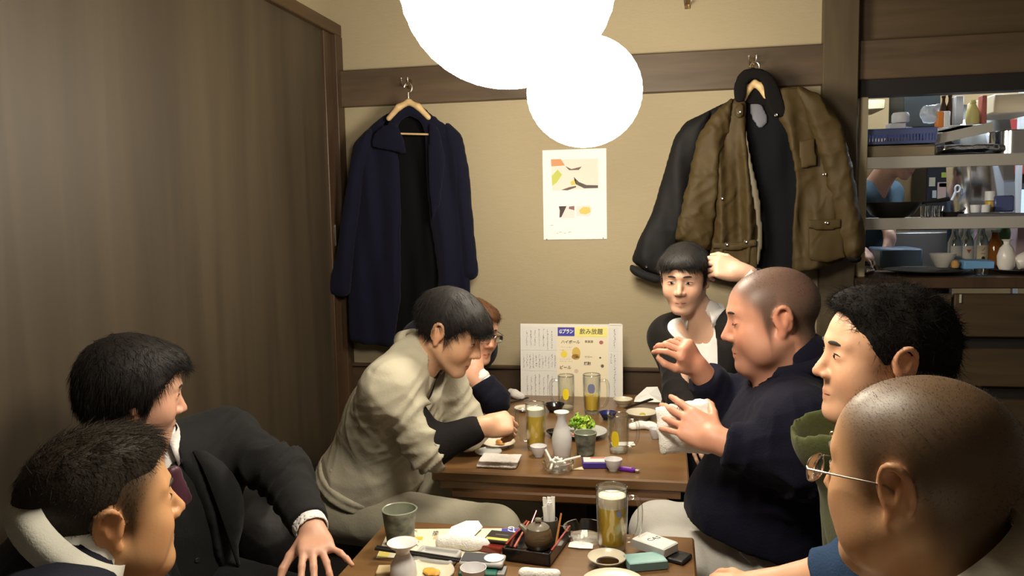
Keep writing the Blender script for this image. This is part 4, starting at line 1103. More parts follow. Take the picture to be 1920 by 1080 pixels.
# ---------------------------------------------------------------- man at the front right
def p_frontright():
    base = A3(.44, .98, .44)
    e = empty('person', base, 'man with cropped head and wire glasses in cream shirt, nearest on the right', 'person')
    hd = Head(pt(1726, 894, 1.05), 140, 2, 0, 1.08, chub=.9, jaw=1.08)
    T = Torso((.50,.98,.575), (.42,1.0,.86), (.352,1.02,1.025), 175, 160, w=1.15, belly=.6, shw=.195)
    Le = A3(.36,.70,.66); Lw = A3(.12,.76,.64); Re = A3(.22,1.22,.66); Rw = A3(.08,1.10,.64)
    tone = (.47,.265,.135)
    o, V, N, _ = make_body(e, base, hd, T, ((T.Rsh, Re, Rw), (T.Lsh, Le, Lw)), tone, .0045, (.068,.082),
        cols=dict(blush=.2, scalp=(.060,.042,.025,.88), scalp_soft=.04, front=.066, burn=-.02, shadow=.1),
        hands=[((Rw, A3(-.8,.2,-.3), A3(0,0,1), -1), {}), ((Lw, A3(-.8,.3,-.2), A3(0,0,1), 1), {})])
    face_bits(hd, e, base, open_=.8)
    fuzz(hd, e, base, hair_dkb, V, N, 93, 13000, .0026, .00020, comb=(0,.3,-.1), front=.066, burn=-.02)
    glasses(hd, e, base)
    S = SDF(.0078); T.prims(S, .020, .06); sleeve(S, T.Rsh, Re, Rw, .076, .064, .05); sleeve(S, T.Lsh, Le, Lw, .076, .064, .05)
    S.rc(T.n-T.Rc[:, 2]*.03+T.Rc[:, 1]*.02, hd.w((0,.02,-.16)), .084, .11, .006, True)
    S.cut(A3(0,0,.50), (0,0,-1), base-.5, base+.5)
    garment('work_shirt', S, cream, e, base, .006, 22, 94)
    shirt_collar('shirt_collar', T.n+T.Rc[:, 2]*.03-T.Rc[:, 1]*.008, T.Rc[:, 2]+T.Rc[:, 1]*.1, T.Rc[:, 1], .086, .112, .042, cream, e, base, gap=28, pt=.055, thick=.005, drop=.03)
    S = SDF(.012); legs(S, T, A3(.08,.84,.54), A3(.08,1.12,.54), A3(.10,.84,.12), A3(.10,1.12,.12)); garment('trousers', S, khaki2, e, base, .004, 24, 9)
    shoes(e, base, [(.10,.84), (.10,1.12)], 180, shoe_m)
p_frontright()

# ================================================================== things on the back wall
def px2(poly, Y): 
    r = [onY(x, y, Y) for x, y in poly]; return np.array([(p[0], p[2]) for p in r])
def poly_sdf(P, X, Z):
    d = np.full(np.broadcast(X, Z).shape, 1e9); s = np.ones_like(d); n = len(P)
    for i in range(n):
        a = P[i]; b = P[i-1]; ex, ez = b-a; wx = X-a[0]; wz = Z-a[1]
        t = np.clip((wx*ex+wz*ez)/(ex*ex+ez*ez+1e-12), 0, 1)
        d = np.minimum(d, (wx-ex*t)**2+(wz-ez*t)**2)
        c1 = Z >= a[1]; c2 = Z < b[1]; c3 = ex*wz > ez*wx
        s = np.where((c1 & c2 & c3) | (~c1 & ~c2 & ~c3), -s, s)
    return s*np.sqrt(d)
def puff(name, poly, Y, th, m, parent, base, R=.03, h=.0082, amp=.006, seed=1, vfreq=38, amp2=.003, freq2=24, tilt=0.0, smoothpoly=True):
    """a limp cloth panel: outline in the wall plane, rounded in depth, with hanging folds"""
    P = px2(poly, Y)
    Q = []
    for i in range(len(P)):                      # keep the rounding local
        a, b = P[i], P[(i+1) % len(P)]; n = max(1, int(np.ceil(np.linalg.norm(b-a)/.09))); Q += [a+(b-a)*k/n for k in range(n)]
    P = np.array(Q)
    if smoothpoly:                               # round the outline a little
        for _ in range(2):
            Q = []
            for i in range(len(P)):
                a, b = P[i], P[(i+1) % len(P)]; Q += [a*.8+b*.2, a*.2+b*.8]
            P = np.array(Q)
    lo = np.array([P[:, 0].min(), Y-th-.05, P[:, 1].min()])-.01; hi = np.array([P[:, 0].max(), Y+th+.05, P[:, 1].max()])+.01
    r = np.random.default_rng(seed); ph = r.uniform(0, 6, 4); zm = (P[:, 1].min()+P[:, 1].max())/2
    def f(X, Yv, Z):
        d2 = poly_sdf(P, X[:, 0, :], Z[:, 0, :])[:, None, :]
        t = np.clip(-d2/R, 0, 1); half = th*np.sqrt(1-(1-t)**2)
        drop = np.clip((P[:, 1].max()-Z)/.25, 0, 1)
        ym = Y+amp*drop*(np.sin(vfreq*X+ph[0]+1.5*np.sin(6*Z+ph[1]))+.5*np.sin(vfreq*1.9*X+5*Z+ph[2]))+tilt*(Z-zm)
        a = np.abs(Yv-ym)
        return np.where(d2 < 0, a-half, np.sqrt(np.maximum(d2, 0)**2+a*a))*.75
    S = SDF(h); S.fn(f, lo, hi, .002)
    V, F = S.mesh(); V = relax(V, F, 2); N = vnormals(V, F)
    V = (V+N*(amp2*folds(V, seed, freq2))[:, None]).astype(np.float32)
    return to_obj(name, V, F, m, parent, base)

def wood_hanger(e, base, Y, apex, l, r, bar, hook, rail=True):
    m = mat('pale_beech', (.62,.44,.22), .45, vary=(8,.5,(.52,.35,.16),(1,1,8)))
    steel = MATS['steel']
    A, L, Rr = onY(*apex, Y), onY(*l, Y), onY(*r, Y)
    S = SDF(.004); up = A3(0, 0, .012)
    for q in (L, Rr): 
        S.rc(A-up, (A*.5+q*.5)+A3(0,-.002,.006), .013, .014, .01); S.rc((A*.5+q*.5)+A3(0,-.002,.006), q, .014, .012, .01)
    V, F = S.mesh(); to_obj('hanger_arm', V, F, m, e, base)
    if bar:
        b = MB(); b.tube([onY(*bar[0], Y), onY(*bar[1], Y)], .0045, 10); b.build('hanger_bar', m, e, True, origin=base)
    H = onY(*hook, Y); b = MB()
    pts = [A, A+A3(0,0,.03)]+[A+A3(.018*sin(a)*1.0, 0, .05-.022*cos(a)) for a in np.linspace(.2, 4.6, 14)]
    b.tube(pts, .0022, 8); b.build('hanger_hook', steel, e, True, origin=base)
def coat_hook(px, py):
    p = onY(px, py, WALL_Y-.035); e = empty('coat_hook', p, None, 'hook', 'metal coat hooks on the timber rail')
    st = MATS['steel']
    b = MB(); b.box((-.012,-.004,-.02),(.012,0,.02),.002); b.build('hook_plate', mat('bronze', (.25,.16,.07), .35, 1.0), e)
    for s in (-1, 1):
        b = MB(); b.tube([(s*.004,-.004,.0),(s*.008,-.03,-.008),(s*.012,-.055,-.016),(s*.014,-.07,-.004),(s*.015,-.074,.012)], .003, 8); b.build('hook_prong', st, e, True)
        b = MB(); b.lathe([(.001,-.005),(.005,-.002),(.005,.003),(.001,.006)], 10, (s*.015,-.074,.014)); b.build('hook_tip', st, e, True)
    return e
h1 = coat_hook(768, 158); h1['label'] = 'metal coat hook on the timber rail carrying the navy overcoat'
h2 = coat_hook(1408, 118); h2['label'] = 'metal coat hook on the timber rail carrying the waxed brown jacket'
h3 = coat_hook(1289, -4); h3['label'] = 'brass hook at the top edge above the right stretch of wall'
h3.location = onY(1289, 8, WALL_Y-.002)

# navy overcoat
def overcoat():
    Y = 3.50; base = onY(768, 640, Y)
    e = empty('overcoat', base, 'long navy wool overcoat hanging open on a wooden hanger', 'coat')
    wool = mat('navy_wool', (.0055,.0058,.016), .9, sheen=.05, spec=.15, bump=(200,.3), wr=(6,.4))
    lin = mat('coat_lining', (.004,.004,.005), .9, spec=.1, bump=(60,.1))
    puff('lining', [(715,215),(820,215),(840,300),(850,640),(690,645),(690,300)], Y+.035, .016, lin, e, base, seed=2)
    puff('front_panel', [(742,203),(712,222),(690,240),(668,275),(662,400),(654,560),(656,642),(738,652),(752,560),(752,400),(748,290),(722,250),(718,232)], Y, .022, wool, e, base, R=.03, seed=3, amp=.008)
    puff('front_panel', [(798,205),(818,222),(846,240),(862,300),(872,420),(884,560),(876,640),(812,642),(822,520),(806,420),(799,320),(797,250)], Y-.004, .024, wool, e, base, R=.03, seed=4, amp=.010)
    puff('sleeve', [(836,226),(866,252),(880,320),(888,420),(898,520),(866,532),(858,420),(846,320),(832,250)], Y+.01, .042, wool, e, base, R=.045, seed=5, amp=.004)
    puff('sleeve', [(696,236),(664,268),(646,380),(630,480),(610,546),(632,558),(656,554),(668,440),(682,330),(700,270)], Y-.02, .046, wool, e, base, R=.045, seed=6, amp=.004)
    puff('collar', [(722,250),(735,210),(752,198),(768,194),(788,196),(806,210),(818,246),(800,262),(790,230),(768,216),(748,228),(742,262)], Y-.012, .018, wool, e, base, R=.02, seed=7, amp=.002)
    puff('lapel', [(718,236),(742,226),(758,262),(764,292),(738,284),(694,276),(700,250)], Y-.042, .008, wool, e, base, R=.012, seed=8, amp=.002)
    puff('lapel', [(804,226),(824,240),(836,300),(826,380),(810,420),(802,330)], Y-.046, .008, wool, e, base, R=.012, seed=9, amp=.003)
    hz = empty('coat_hanger', base, 'pale wooden hanger holding the navy overcoat', 'hanger')
    wood_hanger(hz, base, Y-.03, (766,186), (729,222), (803,220), ((722,250),(804,252)), (768,152))
overcoat()

def wax_jacket():
    Y = 3.43; base = onY(1440, 510, Y)
    e = empty('wax_jacket', base, 'brown waxed jacket with black corduroy collar hanging open by the pillar', 'jacket')
    wax = mat('waxed_cotton', (.060,.039,.0125), .66, spec=.3, bump=(30,.25), wr=(9,.7), vary=(9,.6,(.042,.027,.009)))
    waxd = wax
    cord = mat('black_corduroy', (.008,.007,.007), .9, spec=.1, bump=(400,.5))
    lin = mat('jacket_lining', (.008,.008,.010), .9, spec=.1, bump=(90,.2))
    puff('lining', [(1376,176),(1474,176),(1500,300),(1500,520),(1400,525),(1390,300)], Y+.045, .012, lin, e, base, seed=12)
    puff('lining_label', [(1402,192),(1428,190),(1444,226),(1424,246),(1408,222)], Y+.026, .005, mat('label_cloth', (.13,.13,.155), .6), e, base, R=.01, seed=13, amp=.001)
    puff('front_panel', [(1392,172),(1370,188),(1346,222),(1338,340),(1330,470),(1338,502),(1420,506),(1430,450),(1414,350),(1400,260),(1400,200)], Y, .022, wax, e, base, R=.03, seed=14, amp=.016, vfreq=60, amp2=.012, freq2=34)
    puff('facing', [(1396,225),(1410,300),(1428,380),(1432,450),(1424,500),(1416,498),(1418,420),(1402,320)], Y-.026, .006, mat('facing_cloth', (.13,.11,.075), .6), e, base, R=.01, seed=15, amp=.004)
    puff('sleeve', [(1376,182),(1340,208),(1308,252),(1292,330),(1272,410),(1263,446),(1300,464),(1334,472),(1344,380),(1352,290),(1372,230)], Y-.012, .038, wax, e, base, R=.045, seed=16, amp=.010, amp2=.017, freq2=36)
    puff('front_panel', [(1436,172),(1470,164),(1500,162),(1540,186),(1566,280),(1582,400),(1590,486),(1556,502),(1486,514),(1484,430),(1492,340),(1474,250),(1450,200)], Y-.002, .022, wax, e, base, R=.03, seed=17, amp=.014, vfreq=40, amp2=.012, freq2=30)
    puff('sleeve', [(1490,160),(1540,178),(1576,226),(1600,320),(1622,430),(1624,470),(1604,492),(1578,482),(1562,400),(1540,300),(1512,220)], Y-.020, .038, wax, e, base, R=.045, seed=18, amp=.008, amp2=.015, freq2=36)
    puff('sleeve_cuff', [(1586,478),(1612,476),(1618,488),(1606,494),(1588,490)], Y-.025, .034, lin, e, base, R=.03, seed=19, amp=.0)
    puff('collar', [(1378,196),(1374,164),(1382,142),(1398,128),(1420,126),(1442,134),(1456,150),(1466,176),(1478,212),(1468,222),(1446,220),(1434,196),(1432,166),(1424,150),(1410,148),(1400,160),(1398,190)], Y-.022, .011, cord, e, base, R=.010, seed=20, amp=.002, amp2=.003)
    puff('collar', [(1384,150),(1400,132),(1424,130),(1446,142),(1458,170),(1460,200),(1436,200),(1398,196),(1382,186)], Y+.030, .012, cord, e, base, R=.012, seed=27, amp=.001)
    puff('collar_tab', [(1378,196),(1394,190),(1398,214),(1384,226),(1374,214)], Y-.036, .007, wax, e, base, R=.010, seed=21, amp=.001)
    puff('pocket', [(1336,456),(1378,452),(1418,448),(1424,470),(1420,506),(1340,504)], Y-.026, .009, wax, e, base, R=.012, seed=22, amp=.006, amp2=.006, smoothpoly=False)
    puff('pocket_flap', [(1334,452),(1376,456),(1420,446),(1422,462),(1378,472),(1336,468)], Y-.040, .005, wax, e, base, R=.008, seed=23, amp=.004, smoothpoly=False)
    puff('pocket', [(1514,424),(1560,414),(1582,424),(1586,484),(1552,494),(1516,490)], Y-.036, .009, wax, e, base, R=.012, seed=24, amp=.004, smoothpoly=False)
    puff('pocket_flap', [(1512,412),(1556,408),(1580,410),(1578,428),(1548,434),(1514,430)], Y-.050, .005, wax, e, base, R=.008, seed=25, amp=.003, smoothpoly=False)
    puff('pocket', [(1496,262),(1528,258),(1534,312),(1500,318)], Y-.030, .005, wax, e, base, R=.010, seed=26, amp=.003, smoothpoly=False)
    sn = mat('snap_metal', (.85,.82,.75), .2, 1.0)
    for i, (x, y, dy) in enumerate(((1386,211,-.046),(1455,216,-.040),(1353,372,-.040),(1362,458,-.050),(1398,453,-.050),(1546,327,-.042),(1550,418,-.058))):
        p = onY(x, y, Y+dy); buttons([p], (0,-1,.1), .0065, sn, e, base, 'snap')
    # zip pull at the hem
    b = MB(); q = onY(1487, 516, Y-.03); b.box(q-A3(.006,.003,.018), q+A3(.006,.003,.010), .002); b.build('zip_pull', MATS['steel'], e, origin=base)
    hz = empty('coat_hanger', base, 'pale wooden hanger inside the waxed jacket collar', 'hanger')
    wood_hanger(hz, base, Y+.012, (1415,150), (1394,186), (1436,180), None, (1408,120))
wax_jacket()
def black_jacket():
    Y = 3.535; base = onY(1260, 530, Y)
    e = empty('bomber_jacket', base, 'black jacket with ribbed cuff hanging behind the brown waxed jacket', 'jacket')
    m = mat('black_nylon', (.011,.0105,.011), .7, spec=.25, bump=(40,.15), wr=(7,.5)); rib = mat('black_rib', (.010,.010,.011), .9, bump=(300,.6))
    puff('body', [(1376,184),(1330,206),(1284,230),(1290,330),(1290,480),(1320,520),(1480,560),(1500,400),(1480,200)], Y+.01, .030, m, e, base, R=.05, seed=32)
    puff('sleeve', [(1336,204),(1286,228),(1264,256),(1246,320),(1222,400),(1198,448),(1182,490),(1210,508),(1244,520),(1262,480),(1284,400),(1300,320)], Y-.02, .048, m, e, base, R=.055, seed=33, amp=.008, amp2=.006, freq2=30)
    puff('cuff', [(1180,494),(1206,505),(1240,516),(1238,534),(1206,524),(1181,512)], Y-.02, .036, rib, e, base, R=.02, seed=34, amp=.002)
    b = buttons([onY(1212, 500, Y-.066)], (0,-1,0), .006, blackbtn, e, base)
black_jacket()

# ------------------------------------------------ poster on the wall
def sheet(b, c, w, h, y): pass
def quad_print(name, c, u, v, w, h, m, parent, off, n, origin):
    """thin printed patch on a sheet: c centre, u right, v up, n normal"""
    c = np.array(c)+n*off; V = [c-u*w/2-v*h/2, c+u*w/2-v*h/2, c+u*w/2+v*h/2, c-u*w/2+v*h/2]
    me = np_mesh(name, np.array(V)-origin, [[0, 1, 2, 3]], False); return link(name, me, m, parent)
def flat(name, col, rough=.7, vary=None): return mat(name, col, rough, vary=vary)
paper_w = mat('white_paper', (.86,.85,.82), .6)
def blob_print(name, pts, m, parent, u, v, c, off, n, origin):
    V = [np.array(c)+u*x+v*y+n*off for x, y in pts]
    return link(name, np_mesh(name, np.array(V)-origin, [list(range(len(V)))], False), m, parent)
def poster():
    Y = WALL_Y-.004; p0, p1 = onY(1017, 282, Y), onY(1138, 448, Y); c = (p0+p1)/2; base = c.copy()
    w, h = p1[0]-p0[0], p0[2]-p1[2]; u, v, n = A3(1,0,0), A3(0,0,1), A3(0,-1,0)
    e = empty('wall_poster', base, 'white food poster pinned to the cloth wall below the lantern', 'poster')
    MB().box((-w/2,-.001,-h/2),(w/2,.001,h/2)).build('paper_sheet', paper_w, e)
    S = lambda x, y: ((x-1077.5)/121*w, -(y-365)/166*h)
    def P(name, pts, col): blob_print(name, [S(*q) for q in pts], flat(name+'_ink', col), e, u, v, A3(0,0,0), .0016, n, A3(0,0,0))
    P('photo_ground', [(1033,300),(1123,300),(1123,355),(1035,357)], (.74,.70,.62))
    for i, (nm, pts, col) in enumerate((('orange_slice', [(1033,299),(1052,299),(1060,311),(1034,312)], (.62,.30,.14)), ('greens', [(1034,330),(1046,318),(1054,328),(1044,342),(1035,348)], (.52,.55,.12)),
        ('yellow_bit', [(1070,342),(1080,336),(1080,346),(1072,348)], (.68,.52,.10)), ('dark_line', [(1060,312),(1072,318),(1092,314),(1086,320),(1068,320)], (.16,.11,.09)),
        ('dark_rim', [(1076,332),(1086,342),(1100,348),(1122,349),(1122,354),(1096,354),(1080,346)], (.10,.08,.08)), ('dark_edge', [(1052,356),(1068,351),(1081,349),(1080,352),(1064,357)], (.14,.10,.09)))):
        me = blob_print(nm, [S(*q) for q in pts], flat(nm+'_ink', col), e, u, v, A3(0,0,0), .0021, n, A3(0,0,0))
    P('small_photo', [(1047,386),(1077,386),(1077,408),(1048,408)], (.72,.69,.66))
    blob_print('dark_shape', [S(*q) for q in [(1047,386),(1062,386),(1057,396),(1052,406),(1048,407),(1049,394)]], flat('dark_shape_ink', (.06,.045,.05)), e, u, v, A3(0,0,0), .0021, n, A3(0,0,0))
    blob_print('dark_corner', [S(*q) for q in [(1067,387),(1077,386),(1077,394),(1066,391)]], flat('dark_corner_ink', (.25,.13,.13)), e, u, v, A3(0,0,0), .0021, n, A3(0,0,0))
    P('small_photo', [(1080,386),(1106,385),(1110,390),(1109,402),(1104,406),(1080,405)], (.45,.33,.12))
    blob_print('yellow_dish', [S(*q) for q in [(1086,394),(1094,388),(1106,389),(1108,398),(1098,402),(1088,400)]], flat('yellow_dish_ink', (.70,.52,.14)), e, u, v, A3(0,0,0), .0026, n, A3(0,0,0))
    for k, (x, y, l) in enumerate(((1030,421,6),(1042,436,3),(1047,434,5),(1056,436,4),(1064,434,6))):
        blob_print('faint_writing', [S(x,y),S(x+l,y-.6),S(x+l,y+.6),S(x+.5,y+1.2)], flat('faint_ink', (.45,.43,.42)), e, u, v, A3(0,0,0), .0016, n, A3(0,0,0))
    for x, y in ((1023,447),(1131,446)): 
        b = MB(); q = S(x, y); b.lathe([(.003,0),(.003,.002),(.001,.003)], 8); b.V = [vv@rotx(pi/2).T+A3(q[0],-.001,q[1]) for vv in b.V]; b.build('pin', MATS['steel'], e)
poster()

# ================================================================== kitchen behind the serving hatch
KB = 5.5
tanw = mat('kitchen_wall_paint', (.36,.25,.12), .7, vary=(3,.4,(.31,.21,.10)))
struct('floor_kitchen', MB().box((.64,4.0,0),(3.2,KB,.1)), mat('kitchen_tiles', (.12,.12,.12), .5))
steel_b = mat('brushed_steel', (.62,.60,.56), .45, .55, bump=(40,.08,(1,1,30)))
steel_s = mat('polished_steel', (.62,.62,.64), .12, 1.0)
struct('wall_kitchen', MB().box((.6,KB,0),(3.2,KB+.08,2.62)), tanw)
struct('wall_kitchen_side', MB().box((.58,WALL_Y+.12,0),(.64,KB,2.62)), tanw)
struct('ceiling_kitchen', MB().box((.58,WALL_Y+.12,2.5),(3.2,KB,2.56)), mat('kitchen_ceiling', (.5,.5,.48), .8))
tube_m = mat('fluorescent_tube', (.9,.95,1), .5, emit=(.78,.90,1.0), estr=200.0)
for i, (x, y) in enumerate(((1.25,4.45),(2.25,4.45))):
    e = empty('strip_light', (x,y,2.5), 'fluorescent strip light on the kitchen ceiling, %s the hatch' % ('left end of' if i == 0 else 'right end of'), 'light', 'kitchen strip lights')
    MB().box((-.32,-.06,-.04),(.32,.06,0),.005).build('housing', mat('white_enamel', (.8,.8,.8), .4), e)
    MB().tube([(-.3,0,-.058),(.3,0,-.058)], .016, 12).build('tube', tube_m, e, True)
# counter front below the hatch
ct = struct('bar_front', MB().box((.777,WALL_Y+.02,0),(3.2,WALL_Y+.1,1.10)), darkgap)
zz = [(1.155,1.195),(.945,1.125),(.735,.895),(.44,.68),(.12,.40)]
struct('trim_6', MB().box((.777,WALL_Y-.03,1.150),(3.2,WALL_Y+.40,1.195),.004), trimw)
for i, (a, b) in enumerate(zz[1:]):
    for j, (x0, x1) in enumerate(((.785,1.17),(1.18,1.60),(1.61,2.05),(2.06,3.1))):
        o = MB().box((x0,WALL_Y-.012,a),(x1,WALL_Y+.022,b),.004).build('panel', panelw, ct)
hd_m = mat('pale_tag', (.42,.38,.32), .6)
for (x, y) in ((1801,560),(1794,676)):
    p = onY(x, y, WALL_Y-.016); MB().box(p-A3(.004,.003,.018), p+A3(.004,.003,.018), .001).build('drawer_tag', hd_m, ct)
# steel shelves
def kshelf(z, y0, y1, label):
    e = empty('hatch_shelf', (1.95,y0,z), label, 'shelf', 'steel shelves in the serving hatch')
    MB().box((-1.12,0,-.012),(1.25,y1-y0,0)).build('shelf_board', steel_b, e)
    MB().box((-1.12,-.006,-.046),(1.25,.004,.004),.002).build('shelf_lip', steel_b, e)
    for x in (-1.09,):
        pass
    return e
SH1 = onY(1760, 293, WALL_Y+.04)[2]; SH2 = onY(1760, 409, WALL_Y+.04)[2]; SILL = 1.195
kshelf(SH1, WALL_Y+.04, WALL_Y+.42, 'upper steel shelf in the kitchen hatch carrying the blue basket')
kshelf(SH2, WALL_Y+.04, WALL_Y+.42, 'lower steel shelf in the kitchen hatch carrying the dark wok')
pl = mat('pale_plastic', (.62,.54,.36), .5)
MB().box((.80,WALL_Y+.03,1.195),(.835,WALL_Y+.40,1.955),.003).build('shelf_upright', pl)['kind'] = 'structure'
bpy.data.objects['shelf_upright'].name = 'trim_7'

def kbox(name, x0, y0, x1, y1, Y, dep, m, label, cat, bev=.004, z=None):
    """box thing: front face at pixel box, depth dep backwards"""
    a, b = onY(x0, y1, Y), onY(x1, y0, Y); zb = a[2] if z is None else z
    o = MB().box((a[0],Y,zb),(b[0],Y+dep,b[2]),bev); c = A3((a[0]+b[0])/2,Y+dep/2,zb)
    r = o.build(name, m, None, bev > 0, origin=c); tag(r, label, cat); return r
def klathe(name, xc, ytop, ybot, prof, Y, m, label, cat, z=None, group=None, n=24):
    """lathe whose profile is given in fractions of height (r in metres, t 0..1)"""
    a, b = onY(xc, ybot, Y), onY(xc, ytop, Y); zb = a[2] if z is None else z; H = b[2]-zb
    r = MB().lathe([(rr, t*H) for rr, t in prof], n).build(name, m, None, True, loc=(a[0],Y,zb)); tag(r, label, cat, group); return r, H
S1, S2 = SH1, SH2
blue_p = mat('blue_plastic', (.10,.13,.30), .5); whitep = mat('white_plastic', (.62,.64,.68), .4); greyp = mat('grey_plastic', (.12,.12,.14), .5)
cardb = mat('aged_tray', (.30,.24,.16), .6); blackp = mat('black_metal', (.015,.014,.014), .45)
# upper shelf
kbox('shallow_tray', 1625,270,1757,292, 3.74, .22, cardb, 'brown shallow tray on the upper hatch shelf under the blue basket', 'tray', .01, S1+.001)
def basket():
    a, b = onY(1622, 268, 3.75), onY(1756, 238, 3.75); zb = onY(1690, 270, 3.74)[2]+.002; W = (b[0]-a[0])/2; H = b[2]-zb; c = A3((a[0]+b[0])/2, 3.85, zb)
    e = empty('plastic_basket', c, 'blue slotted plastic basket on the brown tray in the hatch', 'basket')
    n = 22
    for yy in (-.10, .10):
        for i in range(n):
            x = -W+.01+(2*W-.02)*i/(n-1); MB().box((x-.0028,yy-.003,.012),(x+.0028,yy+.003,H*.62)).build('slat', blue_p, e)
        MB().box((-W,yy-.004,H*.62),(W,yy+.004,H*.96)).build('side_band', blue_p, e)
    for xx in (-W, W): MB().box((xx-.004,-.1,.012),(xx+.004,.1,H*.96)).build('end_wall', blue_p, e)
    MB().box((-W,-.1,0),(W,.1,.012)).build('bottom', blue_p, e)
    MB().box((-W-.006,-.108,H*.94),(W+.006,-.094,H),.002).build('rim', blue_p, e); MB().box((-W-.006,.094,H*.94),(W+.006,.108,H),.002).build('rim', blue_p, e)
    return zb+H
BZ = basket()
kbox('storage_tub', 1604,246,1620,291, 3.76, .2, greyp, 'grey tub at the left end of the upper hatch shelf', 'tub', .006, S1+.001)
kbox('flat_lid', 1668,230,1699,237, 3.78, .07, whitep, 'white flat lid lying on the blue basket', 'lid', .003, BZ+.001)
klathe('round_tub', 1688,211,231, [(.001,0),(.032,0),(.036,.15),(.036,.75),(.030,.97),(.001,1)], 3.815, whitep, 'white round tub standing on the blue basket', 'tub', z=onY(1688,230,3.78)[2]+.002)
clearp = mat('cloudy_plastic', (.60,.66,.74), .25, trans=.55, ior=1.3)
def bag():
    c = onY(1744, 236, 3.84); S = SDF(.006); S.ell(c+A3(0,0,.045), (.042,.04,.040), None, .02); S.rc(c+A3(-.01,0,.06), c+A3(.03,0,.085), .03, .012, .02); S.cut(A3(0,0,BZ+.002), (0,0,-1), c-.2, c+.2)
    o = garment('plastic_bag', S, clearp, None, c, .016, 55, 4); o.location = c; tag(o, 'cloudy clear plastic bag slumped on the blue basket', 'bag')
bag()
oran = mat('orange_pack', (.60,.20,.04), .5); 
e = empty('food_packet', (0,0,0), 'orange and white food packet leaning at the basket corner', 'packet')
a = onY(1757, 240, 3.80); b = onY(1783, 208, 3.80); cx = (a[0]+b[0])/2; e.location = (cx,3.82,BZ+.001); w = (b[0]-a[0])/2; hh = b[2]-BZ
MB().box((-w,-.02,0),(0,.02,hh),.004).build('orange_half', oran, e, True); MB().box((0,-.02,0),(w,.02,hh),.004).build('white_half', whitep, e, True)
amb = mat('brown_glass', (.05,.018,.006), .12, spec=.6)
rack = kbox('bottle_rack', 1757,232,1858,250, 4.02, .16, steel_b, 'steel rack of bottles and cartons behind the basket', 'rack', .004)
RZ = onY(1800, 232, 4.02)[2]+.001
for i, (x, y0) in enumerate(((1768,180),(1780,178),(1790,184))):
    klathe('seasoning_bottle', x,y0,232, [(.001,0),(.0135,0),(.0145,.05),(.0145,.62),(.007,.80),(.007,.93),(.009,.93),(.009,1),(.001,1)], 4.12, amb, ('dark brown bottle in the rack, %s' % ('left of its two neighbours','between two others like it','beside the tall white carton')[i]), 'bottle', RZ, 'brown bottles in the kitchen rack', 16)
kbox('drink_carton', 1791,179,1808,232, 4.06, .06, whitep, 'tall white carton in the kitchen bottle rack', 'carton', .003, RZ)
klathe('mayonnaise_bottle', 1823,188,232, [(.001,0),(.027,0),(.030,.1),(.027,.55),(.014,.80),(.012,.86),(.014,.87),(.012,1),(.001,1)], 4.10, mat('yellow_sauce', (.55,.46,.16), .35), 'yellow squeeze bottle beside the white carton', 'bottle', RZ, n=16)
kbox('red_carton', 1840,178,1852,232, 4.08, .05, mat('red_carton_print', (.35,.10,.07), .5), 'small red and grey carton at the right of the rack', 'carton', .003, RZ)
def tilt_tray():
    c = onY(1806, 246, 3.80); e = empty('tilted_tray', c, 'steel tray propped at an angle above the foil pack', 'tray')
    R = roty(-.20); w = .118
    for lo, hi, nm in (((-w,-.0,-.004),(w,.22,0),'tray_floor'), ((-w,-.004,-.03),(w,.0,.012),'tray_front'), ((-w,.22,-.004),(w,.224,.03),'tray_back')):
        MB().box(lo, hi, .001, R, (0,0,0)).build(nm, steel_b, e)
tilt_tray()
foil = mat('foil', (.75,.76,.80), .2, 1.0, bump=(35,.9))
bt = kbox('black_tray', 1763,285,1866,292, 3.72, .24, blackp, 'flat black tray on the upper hatch shelf under foil', 'tray', .002, S1+.001)
def foilpack():
    c = onY(1810, 285, 3.82); S = SDF(.006); S.box(c+A3(0,0,.014), (.105,.06,.008), None, .008); o = garment('foil_pack', S, foil, None, c, .010, 60, 6); o.location = c; tag(o, 'crumpled silver foil pack on the black tray', 'package')
foilpack()
pz, _ = klathe('stock_pot', 1898,246,292, [(.001,0),(.085,0),(.09,.05),(.09,.97),(.094,1),(.086,1),(.086,.05),(.001,.04)], 3.86, steel_s, 'round stainless stock pot at the right end of the shelf', 'pot', S1+.001)
kbox('beige_hood', 1863,172,1960,212, 4.15, .35, mat('beige_enamel', (.62,.52,.36), .5), 'beige enamel hood box at the upper right of the kitchen', 'hood', .006)
kbox('wall_cupboard', 1560,186,1660,208, 4.9, .3, mat('cupboard_cream', (.55,.47,.28), .6), 'cream cupboard edge at the upper left of the kitchen', 'cupboard', .004)
kbox('dark_cabinet', 1694,150,1765,240, 4.6, .3, mat('dark_cabinet_paint', (.008,.010,.010), .6), 'dark green-black cabinet high in the kitchen', 'cabinet', .004)
